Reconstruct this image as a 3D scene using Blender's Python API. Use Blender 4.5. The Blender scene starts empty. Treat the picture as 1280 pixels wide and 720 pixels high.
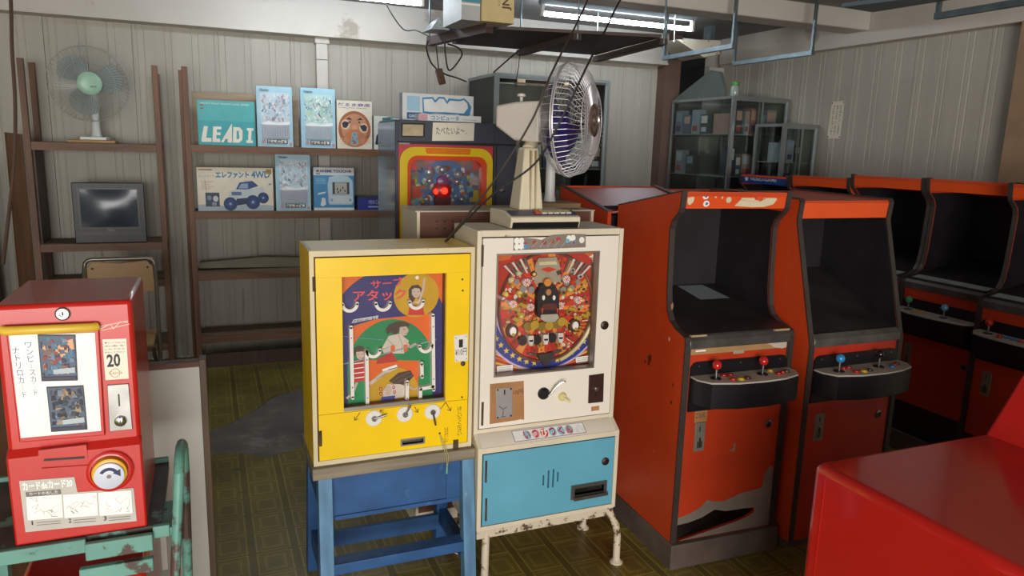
import bpy, bmesh, math, random
from mathutils import Vector, Matrix
random.seed(7)
R = math.radians
SC = bpy.context.scene
COL = SC.collection

# ---------------------------------------------------------------- camera
CAM_H = 1.6
FPX = 914.17                      # focal length in pixels of a 1280 px wide frame
YAW, PITCH, ROLL = R(22.668), R(10.889), R(-1.699)
_f = Vector((math.sin(YAW)*math.cos(PITCH), math.cos(YAW)*math.cos(PITCH), -math.sin(PITCH)))
_r = Vector((math.cos(YAW), -math.sin(YAW), 0))
_d = _f.cross(_r)
_c, _s = math.cos(ROLL), math.sin(ROLL)
CR, CD, CF = _c*_r+_s*_d, -_s*_r+_c*_d, _f
CPOS = Vector((0, 0, CAM_H))
cam = bpy.data.cameras.new('camera')
cam.sensor_fit = 'HORIZONTAL'; cam.sensor_width = 36; cam.lens = FPX/1280*36
cam.clip_start = .02
camo = bpy.data.objects.new('camera', cam); COL.objects.link(camo)
camo.matrix_world = Matrix(((CR.x, -CD.x, -CF.x, 0), (CR.y, -CD.y, -CF.y, 0), (CR.z, -CD.z, -CF.z, CAM_H), (0, 0, 0, 1)))
SC.camera = camo

# ---------------------------------------------------------------- light and exposure
w = bpy.data.worlds.new('world'); SC.world = w; w.use_nodes = True
bg = w.node_tree.nodes['Background']; bg.inputs[0].default_value = (.80, .86, 1, 1); bg.inputs[1].default_value = .75
SC.view_settings.view_transform = 'Standard'; SC.view_settings.look = 'None'
SC.view_settings.gamma = 1; SC.view_settings.use_curve_mapping = False
SC.view_settings.exposure = 0.58
def area_light(name, loc, aim, sx, sy, power, col):
    l = bpy.data.lights.new(name, 'AREA'); l.shape = 'RECTANGLE'; l.size = sx; l.size_y = sy
    l.energy = power; l.color = col
    o = bpy.data.objects.new(name, l); COL.objects.link(o); o.location = loc
    o.rotation_euler = (Vector(aim)-Vector(loc)).to_track_quat('-Z', 'Y').to_euler()
    return o
# daylight through the open shop front behind the camera
area_light('shopfront_daylight_offscreen', (-.95, -4.3, 1.25), (.3, 3.0, 1.05), 3.6, 2.0, 245, (1, .97, .92))
TUBE_STRENGTH = 38.0

# ---------------------------------------------------------------- pixel -> place on a known plane
def ray(px, py): return CR*((px-640)/FPX) + CD*((py-360)/FPX) + CF
def hit(px, py, ax, val):
    i = 'xyz'.index(ax); d = ray(px, py); t = (val-CPOS[i])/d[i]; return CPOS+d*t
def FY(y):                       # front-facing plane y = const -> (X, Z)
    def f(px, py):
        p = hit(px, py, 'y', y); return (p.x, p.z)
    return f
def GZ(px, py, z=0): p = hit(px, py, 'z', z); return (p.x, p.y)

# ---------------------------------------------------------------- materials
def lin(h):
    h = h.lstrip('#'); v = [int(h[i:i+2], 16)/255 for i in (0, 2, 4)]
    return tuple((c/12.92 if c <= .04045 else ((c+.055)/1.055)**2.4) for c in v)
MATS = {}
def mat(name, hexc, rough=.5, metal=0, var=.1, scale=5, bump=0, bscale=40, wear=None, wscale=9, wthr=.62, spec=.5, coat=0, stretch=None, emit=0):
    if name in MATS: return MATS[name]
    m = bpy.data.materials.new(name); m.use_nodes = True; nt = m.node_tree; N = nt.nodes; L = nt.links
    b = N['Principled BSDF']; b.inputs['Roughness'].default_value = rough; b.inputs['Metallic'].default_value = metal
    b.inputs['Specular IOR Level'].default_value = spec
    if coat: b.inputs['Coat Weight'].default_value = coat; b.inputs['Coat Roughness'].default_value = .08
    c = lin(hexc)
    tc = N.new('ShaderNodeTexCoord'); src = tc.outputs['Object']
    if stretch:
        mp = N.new('ShaderNodeMapping'); mp.inputs['Scale'].default_value = stretch; L.new(src, mp.inputs[0]); src = mp.outputs[0]
    n = N.new('ShaderNodeTexNoise'); n.inputs['Scale'].default_value = scale; n.inputs['Detail'].default_value = 4
    L.new(src, n.inputs['Vector'])
    cr = N.new('ShaderNodeValToRGB'); e = cr.color_ramp.elements
    e[0].position = .3; e[1].position = .7
    e[0].color = (*[max(0, x*(1-var*1.6)) for x in c], 1); e[1].color = (*[min(1, x*(1+var)) for x in c], 1)
    L.new(n.outputs['Fac'], cr.inputs[0]); out = cr.outputs[0]
    if wear:
        n2 = N.new('ShaderNodeTexNoise'); n2.inputs['Scale'].default_value = wscale; n2.inputs['Detail'].default_value = 7; n2.inputs['Roughness'].default_value = .65
        L.new(src, n2.inputs['Vector'])
        r2 = N.new('ShaderNodeValToRGB'); r2.color_ramp.elements[0].position = wthr; r2.color_ramp.elements[1].position = wthr+.05
        L.new(n2.outputs['Fac'], r2.inputs[0])
        mx = N.new('ShaderNodeMix'); mx.data_type = 'RGBA'; L.new(r2.outputs[0], mx.inputs['Factor']); L.new(out, mx.inputs['A']); mx.inputs['B'].default_value = (*lin(wear), 1)
        out = mx.outputs['Result']
    L.new(out, b.inputs['Base Color'])
    if bump:
        n3 = N.new('ShaderNodeTexNoise'); n3.inputs['Scale'].default_value = bscale; n3.inputs['Detail'].default_value = 3; L.new(src, n3.inputs['Vector'])
        bp = N.new('ShaderNodeBump'); bp.inputs['Strength'].default_value = bump; bp.inputs['Distance'].default_value = .004
        L.new(n3.outputs['Fac'], bp.inputs['Height']); L.new(bp.outputs[0], b.inputs['Normal'])
    if emit:
        L.new(out, b.inputs['Emission Color']); b.inputs['Emission Strength'].default_value = emit
    MATS[name] = m; return m
def pc(hexc, rough=.55, var=.05):           # printed or painted flat colour
    return mat('print_'+hexc.lstrip('#')+('' if rough == .55 else '_%d' % (rough*100)), hexc, rough, var=var, scale=14)
def wood(name, hexc, axis='x', rough=.55, var=.28, wear=None, wthr=.66):
    st = {'x': (1.2, 16, 16), 'y': (16, 1.2, 16), 'z': (16, 16, 1.2)}[axis]
    return mat(name, hexc, rough, var=var, scale=2.2, stretch=st, bump=.25, bscale=5, wear=wear, wscale=1.6, wthr=wthr)
def glass(name, tint='#ffffff', refl=1.0, rough=.02, dense=0.0):
    if name in MATS: return MATS[name]
    m = bpy.data.materials.new(name); m.use_nodes = True; nt = m.node_tree; N = nt.nodes; L = nt.links
    N.remove(N['Principled BSDF'])
    t = N.new('ShaderNodeBsdfTransparent'); t.inputs[0].default_value = (*lin(tint), 1)
    g = N.new('ShaderNodeBsdfGlossy'); g.inputs['Roughness'].default_value = rough
    lw = N.new('ShaderNodeLayerWeight'); lw.inputs['Blend'].default_value = .5
    fp = N.new('ShaderNodeMath'); fp.operation = 'POWER'; fp.inputs[1].default_value = 4; L.new(lw.outputs['Facing'], fp.inputs[0])
    fr = N.new('ShaderNodeMath'); fr.operation = 'MULTIPLY_ADD'; fr.inputs[1].default_value = .8; fr.inputs[2].default_value = .03; L.new(fp.outputs[0], fr.inputs[0])
    mu = N.new('ShaderNodeMath'); mu.operation = 'MULTIPLY_ADD'; mu.inputs[1].default_value = refl; mu.inputs[2].default_value = dense
    L.new(fr.outputs[0], mu.inputs[0])
    nz = N.new('ShaderNodeTexNoise'); nz.inputs['Scale'].default_value = 3
    bp = N.new('ShaderNodeBump'); bp.inputs['Strength'].default_value = .02; L.new(nz.outputs['Fac'], bp.inputs['Height']); L.new(bp.outputs[0], g.inputs['Normal'])
    mx = N.new('ShaderNodeMixShader'); L.new(mu.outputs[0], mx.inputs[0]); L.new(t.outputs[0], mx.inputs[1]); L.new(g.outputs[0], mx.inputs[2])
    L.new(mx.outputs[0], N['Material Output'].inputs[0]); MATS[name] = m; return m
def frosted(name, hexc, fac):
    if name in MATS: return MATS[name]
    m = bpy.data.materials.new(name); m.use_nodes = True; nt = m.node_tree; N = nt.nodes; L = nt.links
    N.remove(N['Principled BSDF']); t = N.new('ShaderNodeBsdfTransparent'); d = N.new('ShaderNodeBsdfDiffuse'); d.inputs[0].default_value = (*lin(hexc), 1)
    mx = N.new('ShaderNodeMixShader'); mx.inputs[0].default_value = fac; L.new(t.outputs[0], mx.inputs[1]); L.new(d.outputs[0], mx.inputs[2]); L.new(mx.outputs[0], N['Material Output'].inputs[0])
    MATS[name] = m; return m
def emissive(name, hexc, strength):
    if name in MATS: return MATS[name]
    m = bpy.data.materials.new(name); m.use_nodes = True; nt = m.node_tree; N = nt.nodes
    b = N['Principled BSDF']; b.inputs['Base Color'].default_value = (*lin(hexc), 1)
    b.inputs['Emission Color'].default_value = (*lin(hexc), 1); b.inputs['Emission Strength'].default_value = strength
    MATS[name] = m; return m

# ---------------------------------------------------------------- mesh building
class MB:
    def __init__(s): s.v = []; s.f = []; s.m = []; s.mats = []
    def mi(s, m):
        if m not in s.mats: s.mats.append(m)
        return s.mats.index(m)
    def add(s, vs, fs, m):
        o = len(s.v); k = s.mi(m); s.v += [tuple(v) for v in vs]
        for f in fs: s.f.append([i+o for i in f]); s.m.append(k)
        return s
    def box(s, x0, x1, y0, y1, z0, z1, m):
        vs = [(x, y, z) for z in (z0, z1) for y in (y0, y1) for x in (x0, x1)]
        return s.add(vs, [(0, 2, 3, 1), (4, 5, 7, 6), (0, 1, 5, 4), (2, 6, 7, 3), (0, 4, 6, 2), (1, 3, 7, 5)], m)
    def prism(s, pts, vec, m):
        n = len(pts); v = Vector(vec); a = [Vector(p) for p in pts]; b = [p+v for p in a]
        return s.add(a+b, [list(range(n))[::-1], list(range(n, 2*n))]+[(i, (i+1) % n, n+(i+1) % n, n+i) for i in range(n)], m)
    def yprism(s, pts, y0, y1, m): return s.prism([(p[0], y0, p[1]) for p in pts], (0, y1-y0, 0), m)
    def zprism(s, pts, z0, z1, m): return s.prism([(p[0], p[1], z0) for p in pts], (0, 0, z1-z0), m)
    def xprism(s, pts, x0, x1, m): return s.prism([(x0, p[0], p[1]) for p in pts], (x1-x0, 0, 0), m)
    def beam(s, a, b, w, h, m, up=(0, 0, 1)):
        a, b = Vector(a), Vector(b); d = (b-a).normalized(); up = Vector(up)
        if abs(d.dot(up)) > .98: up = Vector((0, 1, 0))
        x = d.cross(up).normalized()*w/2; y = x.cross(d).normalized()*h/2
        return s.prism([a-x-y, a+x-y, a+x+y, a-x+y], b-a, m)
    def cyl(s, a, b, r0, m, r1=None, n=14):
        return s.tube([a, b], [r0, r0 if r1 is None else r1], m, n)
    def tube(s, path, r, m, n=8, closed=False):
        P = [Vector(p) for p in path]; k = len(P)
        rs = r if isinstance(r, (list, tuple)) else [r]*k
        vs = []; prev = None
        for i, p in enumerate(P):
            if closed: t = P[(i+1) % k]-P[i-1]
            else: t = P[min(i+1, k-1)]-P[max(i-1, 0)]
            t.normalize()
            if prev is None:
                x = t.orthogonal().normalized()
            else:
                x = prev-t*prev.dot(t)
                x = x.normalized() if x.length > 1e-6 else t.orthogonal().normalized()
            prev = x; y = t.cross(x)
            for j in range(n):
                a = 2*math.pi*j/n; vs.append(p+(x*math.cos(a)+y*math.sin(a))*rs[i])
        fs = []
        for i in range(k if closed else k-1):
            i2 = (i+1) % k
            for j in range(n): fs.append((i*n+j, i*n+(j+1) % n, i2*n+(j+1) % n, i2*n+j))
        if not closed: fs += [list(range(n))[::-1], list(range((k-1)*n, k*n))]
        return s.add(vs, fs, m)
    def lathe(s, prof, o, axis, m, n=24):
        o = Vector(o); t = Vector(axis).normalized(); x = t.orthogonal().normalized(); y = t.cross(x); k = len(prof)
        vs = []
        for r, h in prof:
            for j in range(n):
                a = 2*math.pi*j/n; vs.append(o+t*h+(x*math.cos(a)+y*math.sin(a))*max(r, 1e-5))
        fs = [(i*n+j, i*n+(j+1) % n, (i+1)*n+(j+1) % n, (i+1)*n+j) for i in range(k-1) for j in range(n)]
        fs += [list(range(n))[::-1], list(range((k-1)*n, k*n))]
        return s.add(vs, fs, m)
    def ball(s, c, r, m, n=16, sz=1):
        return s.lathe([(r*math.sin(math.pi*i/10), -r*sz*math.cos(math.pi*i/10)) for i in range(11)], c, (0, 0, 1), m, n)
def root_of(o):
    while o.parent: o = o.parent
    return o
def obj(name, mb, parent=None, bev=0, smooth=True, sub=0):
    off = Vector((0, 0, 0)); loc = None
    if parent is not None: off = root_of(parent).location.copy()
    else:
        xs, ys, zs = zip(*mb.v); loc = Vector(((min(xs)+max(xs))/2, (min(ys)+max(ys))/2, min(zs))); off = loc
    me = bpy.data.meshes.new(name)
    me.from_pydata([(v[0]-off.x, v[1]-off.y, v[2]-off.z) for v in mb.v], [], mb.f)
    for m in mb.mats: me.materials.append(m)
    me.polygons.foreach_set('material_index', mb.m)
    bm = bmesh.new(); bm.from_mesh(me); bmesh.ops.recalc_face_normals(bm, faces=bm.faces); bm.to_mesh(me); bm.free()
    if smooth:
        me.shade_smooth(); me.set_sharp_from_angle(angle=R(38))
    o = bpy.data.objects.new(name, me); COL.objects.link(o)
    if parent is not None: o.parent = parent
    else: o.location = loc
    if bev:
        md = o.modifiers.new('bevel', 'BEVEL'); md.width = bev; md.segments = 2; md.limit_method = 'ANGLE'; md.angle_limit = R(50)
    return o
def tag(o, label, cat, group=None):
    o['label'] = label; o['category'] = cat
    if group: o['group'] = group
    return o
def thing(name, label, cat, loc=(0, 0, 0), group=None):
    o = bpy.data.objects.new(name, None); COL.objects.link(o); o.location = loc; o.empty_display_size = .1
    return tag(o, label, cat, group)
def struct(name, mb, parent=None, bev=0):
    o = obj(name, mb, parent, bev)
    if parent is None: o['kind'] = 'structure'
    return o
def copy_tree(o, parent=None):
    c = o.copy(); COL.objects.link(c); c.parent = parent
    for ch in list(o.children): copy_tree(ch, c)
    return c

def holed(mb, x0, x1, z0, z1, y0, y1, holes, m):
    """flat panel with real rectangular openings (hx0, hx1, hz0, hz1)"""
    zs = sorted({z0, z1, *[h[2] for h in holes], *[h[3] for h in holes]})
    for za, zb_ in zip(zs, zs[1:]):
        zm = (za+zb_)/2; hs = sorted((h[0], h[1]) for h in holes if h[2] < zm < h[3]); x = x0
        for a, b in hs:
            if a > x: mb.box(x, a, y0, y1, za, zb_, m)
            x = b
        if x < x1: mb.box(x, x1, y0, y1, za, zb_, m)
    return mb
def pocket(mb, x0, x1, z0, z1, y0, y1, t, m):
    """open-fronted recess behind an opening"""
    mb.box(x0-t, x1+t, y1, y1+t, z0-t, z1+t, m); mb.box(x0-t, x0, y0, y1, z0-t, z1+t, m); mb.box(x1, x1+t, y0, y1, z0-t, z1+t, m); mb.box(x0, x1, y0, y1, z0-t, z0, m); mb.box(x0, x1, y0, y1, z1, z1+t, m); return mb
def boxes(name, bs, parent, m, bev=0):
    for b in bs:
        mb = MB(); mb.box(*b, m); obj(name, mb, parent, bev)

# ---------------------------------------------------------------- lettering and flat print
TXT = {}
def text_mesh(t, bold=0.0):
    k = (t, bold)
    if k in TXT: return TXT[k]
    cu = bpy.data.curves.new('txt', 'FONT'); cu.body = t; cu.size = 1; cu.resolution_u = 2; cu.offset = bold; cu.space_line = .92
    o = bpy.data.objects.new('txt', cu); COL.objects.link(o)
    dg = bpy.context.evaluated_depsgraph_get(); e = o.evaluated_get(dg); me = e.to_mesh()
    vs = [(v.co.x, v.co.y) for v in me.vertices]; fs = [list(p.vertices) for p in me.polygons]
    e.to_mesh_clear(); bpy.data.objects.remove(o); bpy.data.curves.remove(cu)
    if vs:
        x0 = min(v[0] for v in vs); x1 = max(v[0] for v in vs); y0 = min(v[1] for v in vs); y1 = max(v[1] for v in vs)
        vs = [((x-x0)/max(x1-x0, 1e-6), (y-y0)/max(y1-y0, 1e-6)) for x, y in vs]
    TXT[k] = (vs, fs); return TXT[k]
class Art:
    """flat print on a plane; each layer lies a hair above the one below"""
    def __init__(s, o=(0, 0, 0), u=(1, 0, 0), v=(0, 0, 1), n=(0, -1, 0), eps=.00006):
        s.o, s.u, s.v, s.n = Vector(o), Vector(u), Vector(v), Vector(n); s.mb = MB(); s.k = 0; s.eps = eps
    def P(s, p): return s.o+s.u*p[0]+s.v*p[1]+s.n*(s.eps*s.k)
    def poly(s, pts, m):
        s.k += 1
        q = [s.P(p) for p in pts]
        nn = Vector((0, 0, 0))
        for i in range(len(q)): nn += q[i].cross(q[(i+1) % len(q)])
        if nn.dot(s.n) < 0: q = q[::-1]
        s.mb.add(q, [list(range(len(q)))], m); return s
    def rect(s, a, b, c, d, m): return s.poly([(a, c), (b, c), (b, d), (a, d)], m)
    def ell(s, c, ru, rv, m, n=28, a0=0, a1=360, rot=0):
        k = n if a1-a0 >= 360 else n+1; cr, sr = math.cos(R(rot)), math.sin(R(rot)); pts = []
        for i in range(k):
            a = R(a0+(a1-a0)*i/n); x, y = ru*math.cos(a), rv*math.sin(a); pts.append((c[0]+x*cr-y*sr, c[1]+x*sr+y*cr))
        return s.poly(pts, m)
    def ring(s, c, r0, r1, m, n=36, a0=0, a1=360):
        s.k += 1; vs = []; fs = []
        for i in range(n+1):
            a = R(a0+(a1-a0)*i/n)
            for r in (r0, r1): vs.append(s.P((c[0]+r*math.cos(a), c[1]+r*math.sin(a))))
        for i in range(n): fs.append((2*i, 2*i+1, 2*i+3, 2*i+2))
        s.mb.add(vs, fs, m); return s
    def line(s, pts, w, m):
        s.k += 1
        for a, b in zip(pts, pts[1:]):
            dx, dy = b[0]-a[0], b[1]-a[1]; l = math.hypot(dx, dy) or 1; nx, ny = -dy/l*w/2, dx/l*w/2
            s.mb.add([s.P((a[0]+nx, a[1]+ny)), s.P((b[0]+nx, b[1]+ny)), s.P((b[0]-nx, b[1]-ny)), s.P((a[0]-nx, a[1]-ny))], [(0, 1, 2, 3)], m)
        return s
    def star(s, c, r, m, rot=90):
        return s.poly([(c[0]+(r if i % 2 == 0 else r*.42)*math.cos(R(rot+36*i)), c[1]+(r if i % 2 == 0 else r*.42)*math.sin(R(rot+36*i))) for i in range(10)], m)
    def text(s, t, quad, m, bold=0.0):
        """quad = bottom-left, bottom-right, top-right, top-left corners the lettering fills"""
        s.k += 1; vs, fs = text_mesh(t, bold)
        a, b, c, d = [Vector((p[0], p[1])) for p in quad]; out = []
        for x, y in vs: out.append(s.P((a*(1-x)+b*x)*(1-y)+(d*(1-x)+c*x)*y))
        s.mb.add(out, fs, m); return s
    def trect(s, t, a, b, c, d, m, bold=0.0): return s.text(t, [(a, c), (b, c), (b, d), (a, d)], m, bold)
    def build(s, name, parent): return obj(name, s.mb, parent, smooth=False)

# shared finishes
CREAM = mat('cream_paint', '#d9cdb4', .45, var=.06, wear='#6b4a30', wscale=9, wthr=.655)
METAL = mat('worn_steel', '#8f8e8a', .35, .9, var=.15, scale=20)
CHROME = mat('chrome', '#c9c9c9', .12, 1, var=.05)
RUST = mat('rusty_steel', '#5a4636', .6, .5, var=.3, scale=30)
BLACK = mat('black_plastic', '#17151a', .4, var=.2)
BLACKM = mat('black_laminate', '#1b181b', .55, var=.25, scale=9)
DARK = mat('dark_void', '#0a090a', .9, var=.1)
WHITEP = mat('white_plastic', '#e4e0d8', .4, var=.03)
PAPER = mat('paper', '#e6dfcd', .8, var=.04)
CARDB = mat('cardboard', '#a9784a', .8, var=.1, scale=12)
GALV = mat('galvanised_steel', '#6d7a80', .45, .6, var=.2, scale=14)
CORD = mat('black_cord', '#1c1a1a', .6)
CLEAR = glass('clear_glass')

# ================================================================ the room
YB, XR, XL, YF = 5.75, 4.40, -3.0, -4.4
CEIL = 2.60
SIDING = mat('grey_siding', '#b0ab9f', .55, var=.06, scale=1.3, stretch=(9, 9, .5), wear='#999284', wscale=1.5, wthr=.63, spec=.3)
FASCIA = mat('white_fascia', '#c9c3ba', .6, var=.06, scale=2, wear='#a89d90', wscale=2.5, wthr=.62)
DKTRIM = mat('dark_joint', '#5d5654', .7, var=.12)
CEILM = mat('grey_ceiling', '#84827f', .8, var=.1)
BRNCOL = mat('brown_column', '#6a5348', .7, var=.12)
TAN = mat('tan_plywood', '#9a7f63', .7, var=.12)
CONC = mat('bare_concrete', '#7a736a', .75, var=.22, scale=6, bump=.4, bscale=30, wear='#938d86', wscale=3, wthr=.6)

# --- vinyl sheet with a printed and embossed tile pattern (period 0.162 m)
PER, X0, Y0 = .162, .097, 2.634
def vinyl():
    m = bpy.data.materials.new('olive_vinyl'); m.use_nodes = True; nt = m.node_tree; N = nt.nodes; L = nt.links
    b = N['Principled BSDF']; b.inputs['Roughness'].default_value = .38
    g = N.new('ShaderNodeNewGeometry'); sp = N.new('ShaderNodeSeparateXYZ'); L.new(g.outputs['Position'], sp.inputs[0])
    def M_(op, a, bb=None, c=None):
        n = N.new('ShaderNodeMath'); n.operation = op
        for i, v in enumerate((a, bb, c)):
            if v is None: continue
            if isinstance(v, (int, float)): n.inputs[i].default_value = v
            else: L.new(v, n.inputs[i])
        return n.outputs[0]
    def cell(o, ofs):
        f = M_('FRACT', M_('DIVIDE', M_('ADD', o, -ofs+50*PER), PER))
        return f, M_('SUBTRACT', .5, M_('ABSOLUTE', M_('SUBTRACT', f, .5)))      # 0 at joint, .5 at centre
    fx, dx = cell(sp.outputs[0], X0); fy, dy = cell(sp.outputs[1], Y0)
    d = M_('MINIMUM', M_('SUBTRACT', dx, .065), dy)
    grout = M_('LESS_THAN', d, .018)
    line1 = M_('COMPARE', d, .045, .013)
    line2 = M_('COMPARE', d, .205, .012)
    core = M_('GREATER_THAN', d, .27)
    band = M_('MULTIPLY', M_('GREATER_THAN', d, .07), M_('LESS_THAN', d, .185))
    ch = M_('MULTIPLY', M_('SINE', M_('MULTIPLY', fx, 2*math.pi*11)), M_('SINE', M_('MULTIPLY', fy, 2*math.pi*11)))
    scroll = M_('MULTIPLY', band, M_('GREATER_THAN', ch, .12))
    nz = N.new('ShaderNodeTexNoise'); nz.inputs['Scale'].default_value = 2.3; nz.inputs['Detail'].default_value = 5; L.new(g.outputs['Position'], nz.inputs['Vector'])
    def mix(f, a, bb):
        n = N.new('ShaderNodeMix'); n.data_type = 'RGBA'
        L.new(f, n.inputs['Factor'])
        for k, v in (('A', a), ('B', bb)):
            if isinstance(v, str): n.inputs[k].default_value = (*lin(v), 1)
            else: L.new(v, n.inputs[k])
        return n.outputs['Result']
    c = mix(line1, '#94853f', '#aa9a52')
    c = mix(scroll, c, '#6b5f26'); c = mix(line2, c, '#a39448'); c = mix(core, c, '#83753a'); c = mix(grout, c, '#786b33')
    r = N.new('ShaderNodeValToRGB'); r.color_ramp.elements[0].position = .38; r.color_ramp.elements[1].position = .62
    r.color_ramp.elements[0].color = (.62, .62, .62, 1); r.color_ramp.elements[1].color = (1.05, 1.05, 1.0, 1); L.new(nz.outputs['Fac'], r.inputs[0])
    mu = N.new('ShaderNodeMix'); mu.data_type = 'RGBA'; mu.blend_type = 'MULTIPLY'; mu.inputs['Factor'].default_value = 1
    L.new(c, mu.inputs['A']); L.new(r.outputs[0], mu.inputs['B'])
    # scuffed bare patches
    n2 = N.new('ShaderNodeTexNoise'); n2.inputs['Scale'].default_value = 6; n2.inputs['Detail'].default_value = 6; L.new(g.outputs['Position'], n2.inputs['Vector'])
    r2 = N.new('ShaderNodeValToRGB'); r2.color_ramp.elements[0].position = .66; r2.color_ramp.elements[1].position = .69; L.new(n2.outputs['Fac'], r2.inputs[0])
    c2 = mix(r2.outputs[0], mu.outputs['Result'], '#5c564f')
    L.new(c2, b.inputs['Base Color'])
    return m
VINYL = vinyl()
mb = MB(); mb.box(XL, XR, YF, YB, -.12, -.004, CONC); floor = struct('floor', mb)
hole_px = [(250, 540), (262.6, 538), (285, 530.5), (308, 518), (324, 509), (337.5, 498), (355, 491.5), (378, 485.7), (410, 484), (440, 492), (446, 520), (430, 548), (400, 556), (380, 557.7), (343, 569.4), (330, 573), (318, 570), (308, 567.4), (285, 566), (263.6, 569.4), (245, 571), (225, 560), (226, 548)]
hole = [GZ(*p) for p in hole_px]
def sheet_with_hole(outer, inner, z):
    bm = bmesh.new(); es = []
    for loop in (outer, inner):
        vs = [bm.verts.new((p[0], p[1], z)) for p in loop]
        for i in range(len(vs)): es.append(bm.edges.new((vs[i], vs[(i+1) % len(vs)])))
    bmesh.ops.triangle_fill(bm, use_beauty=True, edges=es)
    r = bmesh.ops.extrude_face_region(bm, geom=bm.faces[:])
    bmesh.ops.translate(bm, vec=(0, 0, -.004), verts=[e for e in r['geom'] if isinstance(e, bmesh.types.BMVert)])
    bm.verts.ensure_lookup_table(); bm.verts.index_update()
    mb = MB(); mb.add([v.co.copy() for v in bm.verts], [[v.index for v in f.verts] for f in bm.faces], VINYL); bm.free(); return mb
vin = obj('vinyl_sheet', sheet_with_hole([(XL, YF), (XR, YF), (XR, YB), (XL, YB)], hole, 0.0), floor, smooth=False)
def inside(p, poly):
    c = False
    for i in range(len(poly)):
        a, b = poly[i], poly[i-1]
        if (a[1] > p[1]) != (b[1] > p[1]) and p[0] < (b[0]-a[0])*(p[1]-a[1])/(b[1]-a[1])+a[0]: c = not c
    return c
g_ = PER*.083; h_ = PER*.018
tm = MB(); tm.box(g_, PER-g_, h_, PER-h_, 0, .0012, VINYL); tile0 = None
for i in range(-2, 18):
    for j in range(-4, 18):
        tx, ty = X0+i*PER, Y0+j*PER
        if not ((i < 3 and j >= -1) or (i >= 3 and j < 3)): continue
        cs = [(tx+a*PER, ty+b*PER) for a in (0, .5, 1) for b in (0, .5, 1)]
        if any(inside(c, hole) for c in cs) or ty > 5.3: continue
        if tile0 is None:
            tile0 = obj('floor_tile', tm, vin, smooth=False); t = tile0
        else: t = tile0.copy(); COL.objects.link(t)
        t.location = (tx-floor.location.x, ty-floor.location.y, -floor.location.z)
for v in tile0.data.vertices: v.co += floor.location
# --- walls: pressed siding, one panel beside the next
def siding_panel(wd, z0, z1):
    p = [(0, 0)]; x = 0
    while x < wd-.02:
        for a, b in ((.018, 0), (.022, .0035), (.026, .0035), (.030, 0), (.060, 0), (.064, .0035), (.068, .0035), (.072, 0), (.17, 0)):
            if x+a <= wd: p.append((x+a, b))
        x += .17
    p += [(wd, 0), (wd, .02), (0, .02)]
    return p
PW = .51; prof = siding_panel(PW, 0, 0)
mb = MB(); mb.box(XL, XR, YB+.02, YB+.12, 0, CEIL, SIDING); wall_back = struct('wall_back', mb)
pb = MB(); pb.zprism([(x, y) for x, y in prof], 0, 2.42, SIDING); p0 = None; x = -2.99
while x < 3.60:
    if p0 is None: p0 = obj('siding_panel', pb, wall_back, smooth=False); p = p0; [setattr(v, 'co', v.co+wall_back.location) for v in p0.data.vertices]
    else: p = p0.copy(); COL.objects.link(p)
    p.location = Vector((x, YB, 0))-wall_back.location; x += PW+.003
mb = MB(); mb.zprism([(x+a_, YB+b_) for a_, b_ in siding_panel(3.742-x, 0, 0)], 0, 2.42, SIDING); obj('siding_panel', mb, wall_back, smooth=False)
mb = MB(); mb.box(XR+.02, XR+.12, YF, YB+.12, 0, CEIL, SIDING); wall_right = struct('wall_right', mb)
y = YB-.02
q0 = None
while y > -.6:
    if q0 is None:
        pb2 = MB(); pb2.zprism([(x, y) for x, y in prof], 0, 2.42, SIDING)
        q0 = obj('siding_panel', pb2, wall_right, smooth=False); [setattr(v, 'co', v.co+wall_right.location) for v in q0.data.vertices]; q = q0
    else: q = q0.copy(); COL.objects.link(q)
    q.rotation_euler = (0, 0, R(-90)); q.location = Vector((XR, y, 0))-wall_right.location; y -= PW+.003
mb = MB(); mb.box(XL-.1, XL, YF, YB+.12, 0, CEIL, SIDING); struct('wall_left', mb)
mb = MB()                       # shop front: an opening the daylight comes through
mb.box(XL, -2.85, YF-.1, YF, 0, CEIL, SIDING); mb.box(.95, XR, YF-.1, YF, 0, CEIL, SIDING); mb.box(-2.85, .95, YF-.1, YF, 2.3, CEIL, SIDING)
struct('wall_front', mb)
mb = MB(); mb.box(XL, XR, YF, YB, CEIL, CEIL+.1, CEILM); struct('ceiling', mb)
# fascias, trims, beams
mb = MB(); mb.box(XL, 3.745, YB-.14, YB, 2.340, CEIL, FASCIA); mb.box(XL, 3.745, YB-.155, YB-.14, 2.340, 2.357, FASCIA); struct('trim_1', mb)
mb = MB(); mb.box(XR-.09, XR, -.5, YB-.12, 2.385, CEIL, FASCIA); struct('trim_3', mb)
mb = MB(); mb.box(XL, XR-.09, 4.0, 4.2, 2.47, CEIL, FASCIA); tb = struct('trim_5', mb, bev=.008)
mb = MB(); mb.box(.775, .855, YB-.075, YB, 0, 2.30, FASCIA); mb.box(.765, .865, YB-.09, YB, 2.30, 2.342, FASCIA); mb.box(.775, .855, YB-.078, YB, 2.185, 2.19, DKTRIM); struct('trim_6', mb)
mb = MB(); mb.box(3.74, 3.90, YB-.12, YB+.02, 0, CEIL, BRNCOL); struct('trim_7', mb)
mb = MB(); mb.box(XR-.10, XR-.001, 1.9, 2.93, 0, 2.385, TAN); struct('trim_8', mb)
BLUEDARK = mat('night_glass', '#12161f', .15, var=.2)
mb = MB(); mb.box(3.90, 4.22, YB-.03, YB+.02, .9, 2.5, BLUEDARK); win = struct('window_1', mb)
mb = MB(); mb.box(3.90, 4.22, YB-.05, YB-.03, 2.44, 2.5, BRNCOL); mb.box(3.90, 4.22, YB-.05, YB-.03, .9, .95, BRNCOL); obj('window_frame', mb, win)
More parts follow.
